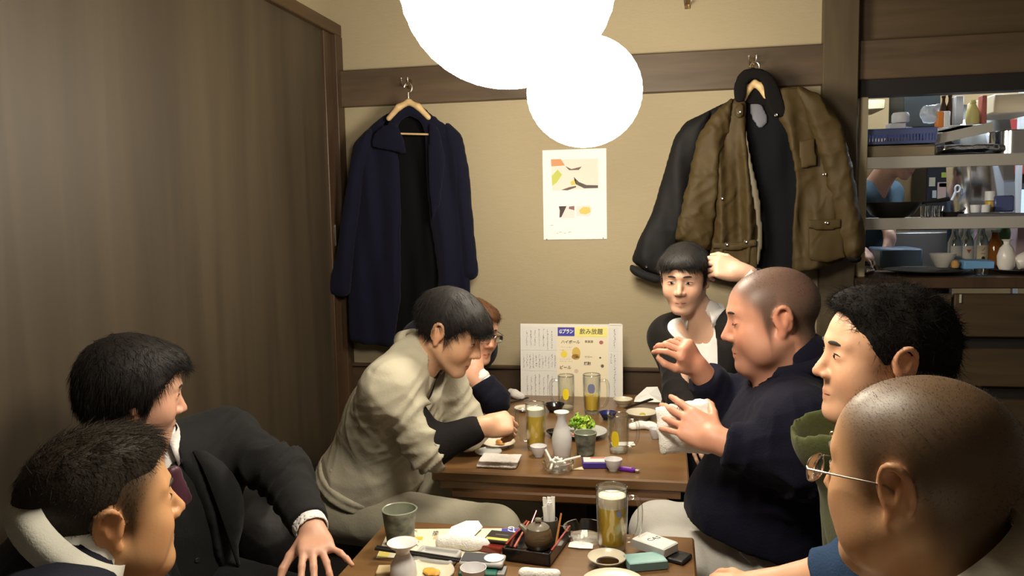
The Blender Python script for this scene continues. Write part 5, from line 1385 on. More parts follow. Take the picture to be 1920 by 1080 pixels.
# middle shelf
def wok():
    p = onY(1672, 407, 3.86); H = .070; r = .120
    e = empty('wok', (p[0],3.86,S2+.001), 'wide dark iron wok on the lower hatch shelf', 'pan')
    MB().lathe([(.001,0),(.05,0),(.09,.25*H),(.118,.85*H),(r,H),(r-.003,H),(.114,.82*H),(.086,.3*H),(.048,.006),(.001,.006)], 36).build('bowl', blackp, e, True)
    MB().tube([(r-.004,0,H*.9),(r+.05,-.01,H*1.0),(r+.11,-.02,H*1.15)], [.008,.008,.010], 8).build('handle', blackp, e, True)
wok()
glass_k = mat('clear_glass', (.95,.97,.97), .03, trans=1.0, ior=1.45)
for i, x in enumerate((1734,1747,1760)):
    klathe('small_glass', x,386,407, [(.001,0),(.016,0),(.021,.95),(.021,1),(.0195,1),(.015,.1),(.001,.1)], 3.80, glass_k, ('small clear glass on the lower hatch shelf, %s' % ('next to the wok handle','in the middle of three','nearest the small frying pan')[i]), 'glass', S2+.001, 'small glasses in the hatch', 16)
e = empty('frying_pan', (onY(1780,405,3.86)[0],3.86,S2+.001), 'small black frying pan beside the glasses in the hatch', 'pan')
MB().lathe([(.001,0),(.045,0),(.060,.022),(.058,.022),(.044,.004),(.001,.004)], 28).build('pan_body', blackp, e, True); MB().tube([(.045,.03,.018),(.10,.12,.035)], .007, 8).build('pan_handle', blackp, e, True)
kbox('dark_tray', 1813,399,1930,408, 3.70, .2, greyp, 'long dark tray on the lower hatch shelf under white cups', 'tray', .003, S2+.001)
TZ = onY(1860, 399, 3.70)[2]+.002
for i, x in enumerate((1829,1847)):
    klathe('white_cup', x,384,398, [(.001,0),(.018,0),(.022,.9),(.022,1),(.020,1),(.016,.1),(.001,.1)], 3.76, whitep, 'white cup on the dark tray, %s' % ('left of the pair','right of the pair')[i], 'cup', TZ, 'white cups in the hatch', 16)
e = empty('spice_jar', (onY(1856,397,3.83)[0],3.83,TZ), 'yellow spice jar with a tall white cap', 'jar')
MB().lathe([(.001,0),(.02,0),(.02,.045),(.015,.05),(.001,.05)], 16).build('jar_body', mat('mustard_glass', (.50,.34,.06), .3), e, True); MB().lathe([(.001,.05),(.022,.05),(.022,.09),(.001,.09)], 16).build('jar_cap', whitep, e, True)
kbox('blue_container', 1864,366,1903,398, 3.80, .09, mat('blue_clear', (.07,.09,.22), .3), 'translucent blue container on the dark tray', 'container', .006, TZ)
# things deeper in the kitchen
fr = empty('refrigerator', (onY(1759,400,5.16)[0],5.36,0), 'black refrigerator covered with notes seen through the hatch', 'refrigerator')
MB().box((-.07,-.2,0),(.07,.1,1.95),.006).build('cabinet', mat('fridge_black', (.02,.022,.03), .4), fr)
MB().box((.072,-.21,0),(.086,.1,1.95)).build('door_edge', mat('fridge_edge', (.6,.64,.7), .4), fr)
for i, (x, y, w, h, c) in enumerate(((1748,341,9,14,(.6,.55,.42)),(1766,357,13,26,(.55,.40,.36)),(1770,328,7,8,(.45,.50,.08)),(1752,364,6,12,(.5,.56,.62)),(1768,347,11,6,(.5,.48,.12)))):
    p = onY(x, y, 5.155)-np.array(fr.location); MB().box((p[0]-w/540,-.204,p[2]-h/540),(p[0]+w/540,-.2,p[2]+h/540)).build('note', flat('note_%d' % i, c), fr)
hood = empty('steel_hood', (onY(1840,400,4.7)[0],4.7,1.1), 'large curved stainless panel in the kitchen reflecting red and yellow', 'hood')
b = MB(); n = 18; w0 = onY(1776,380,4.7)[0]-hood.location[0]; w1 = onY(1904,380,4.7)[0]-hood.location[0]
pr = [(-.02+.30*(1-cos(t))*.8, .95*sin(t)) for t in np.linspace(0, pi/2, n)]
V = [(x, y, z) for y, z in pr for x in (w0, w1)]; F = [(2*i, 2*i+1, 2*i+3, 2*i+2) for i in range(n-1)]
b.add(V, F); o = b.build('curved_panel', steel_s, hood, True); md = o.modifiers.new('s', 'SOLIDIFY'); md.thickness = .004
MB().box((w1,-.02,-.2),(w1+.02,.02,1.0),.002).build('panel_post', mat('post_white', (.6,.62,.65), .4), hood)
kbox('red_cloth', 1800,220,1990,330, 5.40, .03, mat('red_cloth', (.30,.035,.03), .8), 'red cloth hanging deep in the kitchen', 'cloth', .004)
e = empty('bottle_opener', onY(1790, 372, 4.665), 'white opener with a ring handle hanging in the kitchen', 'tool')
MB().tube([(.012*cos(a)+.012, 0, .05+.018*sin(a)) for a in np.linspace(-2.2, 3.9, 18)], .005, 8).build('ring', whitep, e, True); MB().tube([(.004,0,.036),(-.014,0,-.01)], .007, 8).build('shank', whitep, e, True)
win = empty('window_1', (onY(1925,370,KB)[0],KB-.01,1.36)); win['kind'] = 'structure'
MB().box((-.12,-.02,-.02),(.5,0,.44),.004).build('window_frame', mat('window_frame_paint', (.05,.05,.06), .5), win)
MB().box((-.09,-.025,.0),(.47,-.02,.22)).build('window_pane', mat('lit_glass', (.5,.6,.7), .2, emit=(.55,.75,1.0), estr=.8), win)
kbox('back_counter', 1560,432,1990,520, 4.75, .36, mat('counter_steel', (.34,.33,.32), .4, .7), 'steel back counter running along the kitchen', 'counter', .006)
# sill row
SZ = SILL+.001
kbox('food_bin', 1650,466,1731,505, 4.10, .25, mat('slate_blue_plastic', (.10,.15,.22), .45), 'slate blue food bin under the cook\'s hand', 'bin', .008, 1.20)
def kplate(x, y, Y, r, m, label, z, hgt=.018):
    p = onY(x, y, Y); o = MB().lathe([(.001,0),(r*.55,0),(r*.6,.004),(r,hgt),(r*.99,hgt+.003),(r*.58,.009),(.001,.008)], 36).build('plate', m, None, True, loc=(p[0],Y,z)); tag(o, label, 'plate'); return o
kplate(1735, 512, 3.80, .17, blackp, 'large black plate on the hatch sill left of the blue lid', SZ)
kplate(1905, 512, 3.80, .11, blackp, 'black plate at the right end of the hatch sill', SZ)
klathe('rice_bowl', 1767,475,499, [(.001,0),(.026,0),(.030,.1),(.052,.8),(.054,1),(.051,1),(.028,.15),(.001,.12)], 3.86, mat('white_china', (.70,.68,.64), .25), 'white china bowl standing on the black plate', 'bowl', SZ+.024)
glass_b = mat('bottle_glass', (.80,.88,.86), .05, trans=.9, ior=1.4)
bp = [(.001,0),(.029,0),(.0305,.03),(.0305,.62),(.025,.72),(.015,.82),(.014,.95),(.017,.95),(.017,1),(.001,1)]
def kbottle(x, y0, label, m, lab=None, mark=None, Y=3.98):
    p = onY(x, 500, Y); H = onY(x, y0, Y)[2]-SZ; e = empty('liquor_bottle', (p[0],Y,SZ), label, 'bottle', 'liquor bottles on the hatch sill')
    MB().lathe([(r, t*H) for r, t in bp], 24).build('glass_body', m, e, True)
    MB().lathe([(.001,.955*H),(.018,.955*H),(.018,1.01*H),(.001,1.01*H)], 16).build('cap', whitep, e, True)
    if lab is not None:
        n = 9; V = []; F = []
        for i in range(n):
            a = -pi/2+(-.85+1.7*i/(n-1)); V += [(0.0309*cos(a),0.0309*sin(a),.12*H),(0.0309*cos(a),0.0309*sin(a),.56*H)]
        F = [[2*i,2*i+2,2*i+3,2*i+1] for i in range(n-1)]; l = link('paper_label', np_mesh('paper_label', V, F), lab, e)
        if mark:
            cu = bpy.data.curves.new('t', 'FONT'); cu.body = mark[0]; cu.size = mark[1]; cu.align_x = 'CENTER'; cu.extrude = .0003
            t = bpy.data.objects.new('t', cu); COL.objects.link(t); dg = bpy.context.evaluated_depsgraph_get(); me = bpy.data.meshes.new_from_object(t.evaluated_get(dg)); bpy.data.objects.remove(t)
            tt = link('label_writing', me, mark[2], l); tt.location = (0,-.0316,mark[3]*H); tt.rotation_euler = (pi/2,0,0)
    return e
lab_w = mat('label_white', (.62,.60,.56), .6); lab_c = mat('label_cream', (.62,.52,.36), .6); inkb = mat('ink_black', (.02,.02,.02), .6); inkr = mat('ink_red', (.50,.07,.04), .6)
kbottle(1789, 424, 'clear bottle with a pale label beside the white bowl', glass_b, lab_w)
kbottle(1811, 424, 'clear bottle whose white label carries a red emblem', glass_b, lab_w, ('▼', .022, inkr, .40))
kbottle(1838, 422, 'bottle with cream label and black brush characters', glass_b, lab_c, ('ノ\n一\n●', .020, inkb, .44))
kbottle(1864, 432, 'amber whisky-coloured bottle beside the cream-labelled one', mat('amber_liquor', (.45,.16,.02), .08, trans=.5))
kbox('box_lid', 1808,489,1866,503, 3.78, .14, mat('sky_blue_plastic', (.16,.36,.66), .45), 'sky blue flat box lid on the hatch sill', 'lid', .004, SZ+.020)
klathe('croquette', 1791,487,499, [(.001,0),(.014,.1),(.018,.5),(.012,.9),(.001,1)], 3.80, mat('orange_fry', (.55,.30,.10), .7), 'small orange fried ball beside the white bowl', 'food', SZ+.022, n=14)
tk = [(.001,0),(.026,0),(.034,.15),(.036,.45),(.026,.72),(.012,.84),(.013,.93),(.022,1),(.019,1),(.010,.9),(.001,.88)]
china = MATS['white_china']
klathe('sake_flask', 1886,449,505, tk, 3.76, china, 'upright white sake flask at the right of the hatch sill', 'flask', SZ+.02)
o, _ = klathe('sake_flask', 1906,449,505, tk, 3.74, china, 'white sake flask lying tilted at the right edge of the hatch', 'flask', SZ+.045); o.rotation_euler = (0, 1.15, 0)
klathe('sill_glass', 1840,504,523, [(.001,0),(.024,0),(.030,.95),(.030,1),(.028,1),(.022,.1),(.001,.1)], 3.70, glass_k, 'short clear glass on the hatch sill between black plates', 'glass', SZ, n=18)
def lump(name, c, r, m, label, cat, seed, amp=.008, freq=60, zc=None):
    S = SDF(.006); S.ell(c, r, None, .01)
    if zc is not None: S.cut(A3(0,0,zc), (0,0,-1), np.array(c)-.3, np.array(c)+.3)
    o = garment(name, S, m, None, np.array(c), amp, freq, seed); o.location = c; tag(o, label, cat); return o
lump('foil_ball', onY(1628, 512, 3.70)+A3(0,0,.012), (.03,.03,.022), foil, 'crumpled silver foil at the left end of the hatch sill', 'foil', 3, zc=SZ)
lump('green_bag', onY(1881, 438, 4.05), (.03,.03,.05), mat('green_plastic', (.10,.22,.11), .45), 'green plastic bag behind the sake flask', 'bag', 5, zc=SZ)
kbox('pink_box', 1906,418,1960,446, 4.05, .1, mat('pink_white_print', (.62,.45,.52), .5), 'pink and white box at the right edge of the hatch', 'box', .004, SZ)
# ---------------------------------------------------------------- cook
def cook():
    base = A3(onY(1640, 500, 4.55)[0], 4.6, .1); x = base[0]-.03
    e = empty('person', base, 'cook in dark teal shirt and navy apron standing in the kitchen', 'person')
    hd = Head(A3(x+.13,4.45,1.765), -30, 30, 0, .98)
    T = Torso((x-.02,4.62,1.04), (x-.01,4.60,1.38), (x+.02,4.56,1.60), -40, -40, shw=.17)
    Re = A3(x-.20,4.45,1.36); Rw = A3(x-.10,4.28,1.27); Le = pt(1662, 425, 4.38); Lw = pt(1668, 448, 4.22)
    Le = A3(x+.09,4.55,1.43); Lw = pt(1668, 446, 4.30)
    make_body(e, base, hd, T, ((T.Rsh, Re, Rw), (T.Lsh, Le, Lw)), (.58,.36,.28), .009, hands=[((Lw, nrm(A3(.05,-.25,-1)), A3(.8,-.5,0), 1), dict(curl=((20,30,20),)*4)), ((Rw, A3(.4,-.6,-.3), A3(0,0,1), -1), {})])
    S = SDF(.009); T.prims(S, .014, .06); sleeve(S, T.Lsh, T.Lsh+(Le-T.Lsh)*.5, T.Lsh+(Le-T.Lsh)*.9, .066, .06, .055); sleeve(S, T.Rsh, T.Rsh+(Re-T.Rsh)*.5, T.Rsh+(Re-T.Rsh)*.9, .066, .06, .055)
    S.rc(T.n-T.Rc[:, 2]*.02, hd.w((0,.02,-.14)), .065, .08, .006, True)
    garment('shirt', S, mat('teal_shirt', (.022,.050,.075), .8), e, base, .005, 24, 5)
    def style(q, n, r): return n*.5+r.normal(size=q.shape)*.2, r.uniform(.008,.016,len(q)), 0*q
    hair(hd, e, base, hair_blk, [((0,-.012,.042),(.086,.106,.090))], style, h=.007, seed=95, nstr=500)
    face_bits(hd, e, base)
    S = SDF(.010); 
    for sg in (1, -1):
        q = T.p+T.Rp[:, 0]*.09*sg; S.rc(q, A3(q[0],q[1],.18), .095, .07, .03)
    S.ell(T.p, (.165,.13,.12), T.Rp, .03); garment('trousers', S, dark_trs, e, base, .004, 24, 9)
    S = SDF(.010); S.ell(T.p+A3(0,0,-.12)+T.Rp[:, 1]*.02, (.19,.155,.36), T.Rp, .02); S.cut(T.p+A3(0,0,.1), (0,0,1), T.p-.6, T.p+.6); S.cut(T.p-A3(0,0,.45), (0,0,-1), T.p-.7, T.p+.6); garment('apron', S, suit_navy, e, base, .006, 20, 10)
    shoes(e, base, [(T.p+T.Rp[:, 0]*.09)[:2], (T.p-T.Rp[:, 0]*.09)[:2]], -40, shoe_m, .1)
cook()

# ================================================================== things on the tables
def glassy(name, tint=(1,1,1), rough=.02, ior=1.5, strength=1.0):
    if name in MATS: return MATS[name]
    m = bpy.data.materials.new(name); m.use_nodes = True; nt = m.node_tree; nt.nodes.clear(); L = nt.links.new
    o = nt.nodes.new('ShaderNodeOutputMaterial'); mx = nt.nodes.new('ShaderNodeMixShader'); t = nt.nodes.new('ShaderNodeBsdfTransparent'); g = nt.nodes.new('ShaderNodeBsdfGlossy')
    t.inputs[0].default_value = (*tint, 1); g.inputs['Roughness'].default_value = rough
    lw = nt.nodes.new('ShaderNodeLayerWeight'); lw.inputs[0].default_value = .5
    f = nt.nodes.new('ShaderNodeMath'); f.operation = 'POWER'; f.inputs[1].default_value = 2.6; L(lw.outputs['Facing'], f.inputs[0])
    mu = nt.nodes.new('ShaderNodeMath'); mu.operation = 'MULTIPLY_ADD'; mu.inputs[1].default_value = .5*strength; mu.inputs[2].default_value = .035*strength; mu.use_clamp = True
    L(f.outputs[0], mu.inputs[0]); L(mu.outputs[0], mx.inputs[0]); L(t.outputs[0], mx.inputs[1]); L(g.outputs[0], mx.inputs[2]); L(mx.outputs[0], o.inputs[0])
    MATS[name] = m; return m
GL = glassy('drinking_glass', (.97,.98,.97), .04, 1.5, 2.2)
GLT = glassy('thick_glass', (.97,.98,.97), .08, 1.55, 3.0)
GLR = glassy('glass_edge', (.9,.91,.9), .12, 1.55, 3.2)
beer_m = mat('lager', (.92,.66,.09), .15, trans=.2, ior=1.33)
foam_m = mat('beer_foam', (.86,.80,.66), .8, bump=(300,.3), sss=.1)
logo_y = mat('yellow_logo', (.80,.62,.02), .5); logo_d = mat('silver_blue_logo', (.16,.18,.30), .5)
def tp(x, y, z=TT): p = onZ(x, y, z); return A3(p[0], p[1], z+.0006)
def mug(loc, ang, label, H=.150, r0=.030, r1=.0365, level=None, foam=0.0, logo=None, handle=True, cat='mug'):
    e = empty('beer_mug', loc, label, cat, 'beer mugs on the tables', ang)
    rr = lambda t: r0+(r1-r0)*(t**.8)+.0015*sin(t*pi)
    out = [(rr(t), t*H) for t in np.linspace(0, 1, 16)]; t0 = .10
    inn = [(rr(t)-.0032, t*H) for t in np.linspace(1, t0, 14)]
    b = MB(); b.lathe([(.001, 0)]+[(r0-.003, 0)]+out[1:]+[(rr(1)-.0016, H+.0012)]+inn+[(.001, t0*H)], 36, cap0=False, cap1=False); b.build('glass_body', GL, e, True, angle=60)
    b = MB(); b.tube([((rr(1)-.0016)*cos(a), (rr(1)-.0016)*sin(a), H) for a in np.linspace(0, 2*pi, 37)[:-1]], .0017, 6, closed=True); b.build('rim', GLR, e, True)
    b = MB(); b.lathe([(.001,.0),(r0-.002,.0),(r0-.0005,.004),(r0-.0008,t0*H*.8),(.001,t0*H*.9)], 36); b.build('glass_base', GLT, e, True)
    if handle:
        b = MB(); R = rr(.85); pts = [(rr(.84)-.001,0,.84*H),(R+.016,0,.86*H),(R+.027,0,.78*H),(R+.029,0,.58*H),(R+.026,0,.36*H),(R+.014,0,.20*H),(rr(.16)-.001,0,.17*H)]
        P = np.array(pts); q = []
        for i in range(len(P)-1):
            for k in range(5):
                t = k/5; p0, p1, p2, p3 = P[max(i-1,0)], P[i], P[i+1], P[min(i+2,len(P)-1)]
                q.append(.5*((2*p1)+(-p0+p2)*t+(2*p0-5*p1+4*p2-p3)*t*t+(-p0+3*p1-3*p2+p3)*t**3))
        q.append(P[-1]); b.tube(q, .0062, 10); b.build('handle', GLT, e, True)
    if level:
        b = MB(); ts = np.linspace(t0+.012, level, 10); b.lathe([(.001, ts[0]*H)]+[(rr(t)-.0038, t*H) for t in ts]+[(.001, level*H)], 32); b.build('beer', beer_m, e, True)
        if foam:
            b = MB(); ts = np.linspace(level+.001, level+foam, 6); b.lathe([(.001, ts[0]*H)]+[(rr(t)-.0038, t*H) for t in ts]+[(rr(level+foam)*.6, (level+foam)*H+.003), (.001, (level+foam)*H+.003)], 32); b.build('foam', foam_m, e, True)
    if logo:
        mt, a0, half, z0, z1 = logo; V = []; F = []; n = 12
        for i in range(n+1):
            s_ = -1+2*i/n; a = a0+half*s_; zc = (z0+z1)/2; zh = (z1-z0)/2*(1-abs(s_)**3)**.5
            for zz in (zc-zh, zc+zh): V.append(((rr(zz)+.0006)*cos(a), (rr(zz)+.0006)*sin(a), zz*H))
        F = [[2*i, 2*i+2, 2*i+3, 2*i+1] for i in range(n)]; link('logo', np_mesh('logo', V, F), mt, e)
    return e
def facing(loc): return math.atan2(-loc[1], -loc[0])       # angle towards where the picture is taken from
# far table mugs
L0 = tp(1005, 842); mug(L0, math.atan2(-.1,-1), 'full beer mug with foam being taken by the man in khaki', .158, .029, .034, .74, .14, None)
L1 = tp(1062, 768); mug(L1, pi, 'empty mug with yellow logo standing before the menu, handle left', .140, .030, .034, None, 0, (logo_y, facing(L1)-pi-.05, .38, .34, .66))
L2 = tp(1110, 775); mug(L2, 0.0, 'half-full beer mug standing before the menu, handle right', .156, .029, .0355, .46, 0, (logo_d, facing(L2)-.05, .42, .56, .80))
L3 = tp(1160, 848); mug(L3, 0.0, 'empty mug with yellow logo beside the navy man\'s towel', .128, .030, .035, None, 0, (logo_y, facing(L3)-.35, .40, .20, .62))
# near table beer
L4 = tp(1148, 1030); mug(L4, -.1, 'tall full beer mug with foam on the near table', .152, .0315, .0375, .70, .17, (logo_d, facing(L4)+.55, .18, .60, .70))

def lathe_thing(name, loc, prof, m, label, cat, group=None, n=36, wobf=None, angle=45):
    o = MB().lathe(prof, n, wob=wobf).build(name, m, None, True, loc=loc, angle=angle); return tag(o, label, cat, group)
sakew = mat('sake_porcelain', (.66,.65,.66), .22, spec=.5)
# sake flask & cups
lathe_thing('sake_flask', tp(1054, 858), [(.001,0),(.024,0),(.027,.004),(.0325,.038),(.0325,.068),(.0255,.096),(.0165,.118),(.0140,.128),(.0150,.138),(.0255,.151),(.0245,.153),(.012,.134),(.001,.126)], mat('speckled_porcelain', (.66,.65,.65), .25, spec=.5, vary=(500,.35,(.56,.55,.55))), 'tall white sake flask with flared lip on the far table', 'flask')
cupf = [(.001,0),(.014,0),(.015,.004),(.021,.012),(.0265,.030),(.0275,.036),(.0262,.036),(.020,.015),(.001,.008)]
lathe_thing('sake_cup', tp(1010, 856), cupf, sakew, 'white sake cup in front of the beer mug held in khaki sleeve', 'cup', 'white sake cups')
lathe_thing('sake_cup', tp(1150, 882), cupf, sakew, 'white sake cup standing against the purple cigarette pack', 'cup', 'white sake cups')
lathe_thing('sake_cup', tp(1229, 822), [(r*.85, z) for r, z in cupf], sakew, 'white sake cup beside the hand towel of the navy man', 'cup', 'white sake cups')
# stoneware cups
def stone(name): return mat(name, (.050,.058,.052), .42, vary=(24,1.0,(.27,.28,.22),(1,1,1.6)), bump=(40,.4), spec=.5)
def teacup(loc, H, r0, r1, label, inner=(.24,.26,.19)):
    e = empty('stoneware_cup', loc, label, 'cup')
    w = lambda q, z: 1+.012*sin(3*q+z*80)
    MB().lathe([(.001,0),(r0*.9,0),(r0,.004)]+[(r0+(r1-r0)*t**1.4, .004+(H-.004)*t) for t in np.linspace(.08,1,10)], 40, wob=w, cap1=False).build('cup_wall', stone('grey_green_glaze'), e, True)
    MB().lathe([(r1, H), (r1-.002, H+.0016), (r1-.0045, H)]+[(r0-.004+(r1-r0)*t**1.4, .010+(H-.010)*t) for t in np.linspace(.95,.0,9)]+[(.001,.009)], 40, wob=w, cap0=False).build('cup_inside', mat('celadon_glaze', inner, .3, vary=(60,.4,(.19,.20,.15))), e, True)
    MB().lathe([(.001,.012+H*.0),(.001,.0125)], 6).build('tea', mat('tea_dregs', (.1,.1,.05), .1), e)
teacup(tp(751, 1020), .088, .033, .0435, 'large grey-green stoneware cup on the corner of the near table')
teacup(tp(1098, 852), .074, .029, .0385, 'grey-green stoneware cup on the far table beside the sake flask')
# dishes
china2 = mat('cream_china', (.66,.60,.47), .28, spec=.5); china3 = mat('grey_china', (.44,.44,.42), .3, spec=.5); lacq = mat('black_lacquer', (.010,.008,.009), .22, spec=.6, coat=.4)
def dish(name, loc, r, h, m, label, cat='plate', foot=.55, group=None):
    return lathe_thing(name, loc, [(.001,0),(r*foot,0),(r*foot,.004),(r*(foot+.1),.006),(r*.93,h*.85),(r,h),(r*.985,h+.0018),(r*.90,h*.85),(r*foot,.0085),(.001,.008)], m, label, cat, group)
def food(name, loc, r, m, label, seed, cat='food', amp=.004, freq=120, cutz=None):
    S = SDF(.0035); S.ell(np.array(loc)+A3(0,0,r[2]*.7), r, rotz(seed), .01); S.cut(A3(0,0,loc[2]), (0,0,-1), np.array(loc)-.2, np.array(loc)+.2)
    o = garment(name, S, m, None, np.array(loc), amp, freq, seed); o.location = loc; return tag(o, label, cat)
p = tp(935, 838); dish('side_plate', p, .058, .018, china2, 'cream side plate with a fried morsel near the khaki man\'s wrist')
food('fried_morsel', p+A3(.006,-.004,.0095), (.018,.014,.010), mat('fried_batter', (.42,.15,.03), .5, vary=(60,.7,(.60,.33,.08))), 'brown fried morsel on the cream side plate', 3)
p2 = tp(916, 852); dish('saucer', p2, .045, .010, china3, 'grey saucer tucked under the cream side plate')
dish('rice_dish', tp(1168, 760), .040, .026, china2, 'deep cream bowl by the paper napkin on the right of the far table', 'bowl')
p = tp(1203, 783); dish('oval_plate', p, .060, .022, china2, 'cream plate with yellow relish and resting chopsticks')
food('pickle', p+A3(.004,-.006,.009), (.020,.013,.006), mat('yellow_relish', (.50,.42,.06), .5), 'yellow relish on the plate under the chopsticks', 5)
dish('lacquer_bowl', tp(1040, 772), .040, .030, lacq, 'small black bowl behind the sake flask by the empty mug', 'bowl')
dish('blue_dish', tp(1140, 786), .034, .026, mat('cobalt_glaze', (.02,.025,.12), .25), 'small cobalt blue dish beside the beer mug handle', 'bowl')
p = tp(1094, 818); sp = dish('salad_platter', p, .085, .020, china3, 'grey serving platter with salad leaves in the middle of the far table', 'plate')
def leafy(c, n, seed):
    r = np.random.default_rng(seed); cols = ((.20,.42,.03),(.36,.56,.06),(.52,.58,.07))
    for i in range(n):
        a = r.uniform(0, 2*pi); rad = r.uniform(.0, .036); sz = r.uniform(.014, .026); lz = r.uniform(.012, .040)
        R = rotz(a)@rotx(r.uniform(.2,1.2)); V = []; F = []; m = 7
        for u in range(m):
            for v in range(m):
                x = (v/(m-1)-.5)*2; y = u/(m-1); wd = sin(pi*min(y*.85+.12,1))**.7
                V.append(R@A3(x*wd*sz*.8, y*sz*1.7, .006*sin(6*x+9*y+i)+.004*abs(x)*sin(14*y))+A3(rad*cos(a), rad*sin(a), lz))
        for u in range(m-1):
            for v in range(m-1): F.append([u*m+v, u*m+v+1, (u+1)*m+v+1, (u+1)*m+v])
        o = link('lettuce_leaf', np_mesh('lettuce_leaf', V, F), mat('lettuce_%d' % (i % 3), cols[i % 3], .5, vary=(60,.5,tuple(x*.6 for x in cols[i % 3]))), c)
        md = o.modifiers.new('s', 'SOLIDIFY'); md.thickness = .0008
e = empty('salad', p+A3(0,0,.010), 'bright green and yellow lettuce garnish on the grey platter', 'salad'); leafy(e, 26, 4)
for i, (x, y) in enumerate(((1112,803),(1086,806))):
    q = p+A3(-.03+.05*i,-.03,.010); food('sashimi_slice', q, (.014,.009,.006), mat('pink_fish', (.50,.16,.11), .4), 'pink slice beside the lettuce, %s one' % ('left','right')[i], 7+i, amp=.001)
p = tp(1043, 818); dish('lime_dish', p, .036, .018, lacq, 'dark dish holding a lime wedge left of the sake flask')
food('lime_wedge', p+A3(0,-.01,.0085), (.012,.008,.009), mat('lime', (.42,.50,.08), .4), 'lime wedge in the dark dish', 9, amp=.0005)
p = tp(1168, 834); kb = MB().box((-.04,-.02,0),(.04,.02,.004),.001).build('paper_card', paper_w, None, loc=p); kb.rotation_euler = (0,0,.2); tag(kb, 'small white card lying behind the empty logo mug', 'card')
# chopsticks
chop_m = mat('black_chopstick', (.012,.010,.010), .4)
def chops(a, b, za, zb, label, gap=.009, r0=.0036, r1=.0022):
    a = np.array(a); b = np.array(b); a[2] = za; b[2] = zb; d = nrm(np.cross(b-a, [0,0,1]))
    for s, nm in ((-.5, 'nearer of the pair'), (.5, 'further of the pair')):
        o = MB().tube([a+d*gap*s, b+d*gap*s], [r0, r1], 8).build('chopstick', chop_m, None, True, origin=a+d*gap*s)
        tag(o, label+', '+nm, 'chopstick', label)
chops(tp(1222,762), tp(1172,778), TT+.030, TT+.026, 'black chopstick resting across the relish plate')
chops(tp(706,1050), tp(905,1068), TT+.030, TT+.014, 'black chopstick across the near plates', .010, .0042, .0026)
chops(tp(938,762), tp(990,748), TT+.006, TT+.006, 'dark chopstick by the far left napkin')
# ------------------------------------------------ cloth and paper
towel = mat('towel_cotton', (.66,.61,.57), .95, bump=(220,.6), sheen=.2)
towelw = mat('towel_white', (.82,.80,.76), .95, bump=(220,.6), sheen=.2)
def cloth_box(name, c, hs, rot, m, label, cat, seed, amp=.004, freq=60, layers=1, h=.0035, k=.003, group=None):
    S = SDF(h); c = np.array(c, float); L_ = layers
    for i in range(L_):
        z = hs[2]*(2*i+1)/L_
        S.box(c+A3(.003*((i*7) % 3-1), .003*((i*5) % 3-1), z), (hs[0]*(1-.03*(i % 2)), hs[1]*(1-.02*i), hs[2]/L_*.55), rot, hs[2]/L_*.42, k)
    o = garment(name, S, m, None, c, amp, freq, seed); o.location = c
    me = o.data; n = len(me.vertices); co = np.empty(n*3, np.float32); me.vertices.foreach_get('co', co); co = co.reshape(-1, 3); co[:, 2] = np.maximum(co[:, 2], .0004); me.vertices.foreach_set('co', co.reshape(-1))
    return tag(o, label, cat, group)
a, b, c_ = tp(893,884), tp(977,884), tp(975,856); cen = (a+tp(978,857))/2
cloth_box('hand_towel', cen, (.062,.045,.011), rotz(.03), towel, 'pinkish-white folded hand towel at the front edge of the far table', 'towel', 3, .0045, 55, 3)
def cloth_pile(name, c, pts, r, m, label, cat, seed, amp=.006, freq=70):
    S = SDF(.004); c = np.array(c, float)
    for a, b in zip(pts[:-1], pts[1:]): S.rc(c+A3(*a), c+A3(*b), r, r*.9, .012)
    S.cut(c, (0,0,-1), c-.3, c+.3); o = garment(name, S, m, None, c, amp, freq, seed); o.location = c
    me = o.data; n = len(me.vertices); co = np.empty(n*3, np.float32); me.vertices.foreach_get('co', co); co = co.reshape(-1, 3); co[:, 2] = np.maximum(co[:, 2], .0004); me.vertices.foreach_set('co', co.reshape(-1))
    return tag(o, label, cat)
def tent(name, c, pts, tris, m, label, cat, thick=.0015):
    me = np_mesh(name, np.array(pts, float), [list(t) for t in tris], False); o = link(name, me, m, None, c); md = o.modifiers.new('sub', 'SUBSURF'); md.levels = md.render_levels = 2; md.subdivision_type = 'SIMPLE'; md = o.modifiers.new('s', 'SOLIDIFY'); md.thickness = thick; md.offset = 1
    return tag(o, label, cat)
cloth_pile('crumpled_towel', tp(1207, 806), [(-.040,.0,.010),(-.01,.012,.014),(.025,.006,.012),(.045,-.006,.008)], .016, towelw, 'crumpled white towel behind the navy man\'s hands', 'towel', 5)
tent('paper_napkin', tp(1212, 752), [(-.05,-.04,.004),(.06,-.045,.006),(.065,.02,.010),(.045,.05,.050),(.0,.045,.048),(-.045,.01,.012),(.01,0,.030)], [(0,1,6),(1,2,6),(2,3,6),(3,4,6),(4,5,6),(5,0,6)], paper_w, 'folded white paper napkin standing up by the back-wall suit man', 'napkin')
cloth_pile('rolled_towel', tp(966, 748), [(-.02,.02,.022),(0,.0,.020),(.03,-.012,.012)], .018, towel, 'crumpled pale towel left of the standing menu', 'towel', 6)
dish('small_plate', tp(985, 770), .045, .012, china2, 'small cream plate left of the foamy mug on the far table')
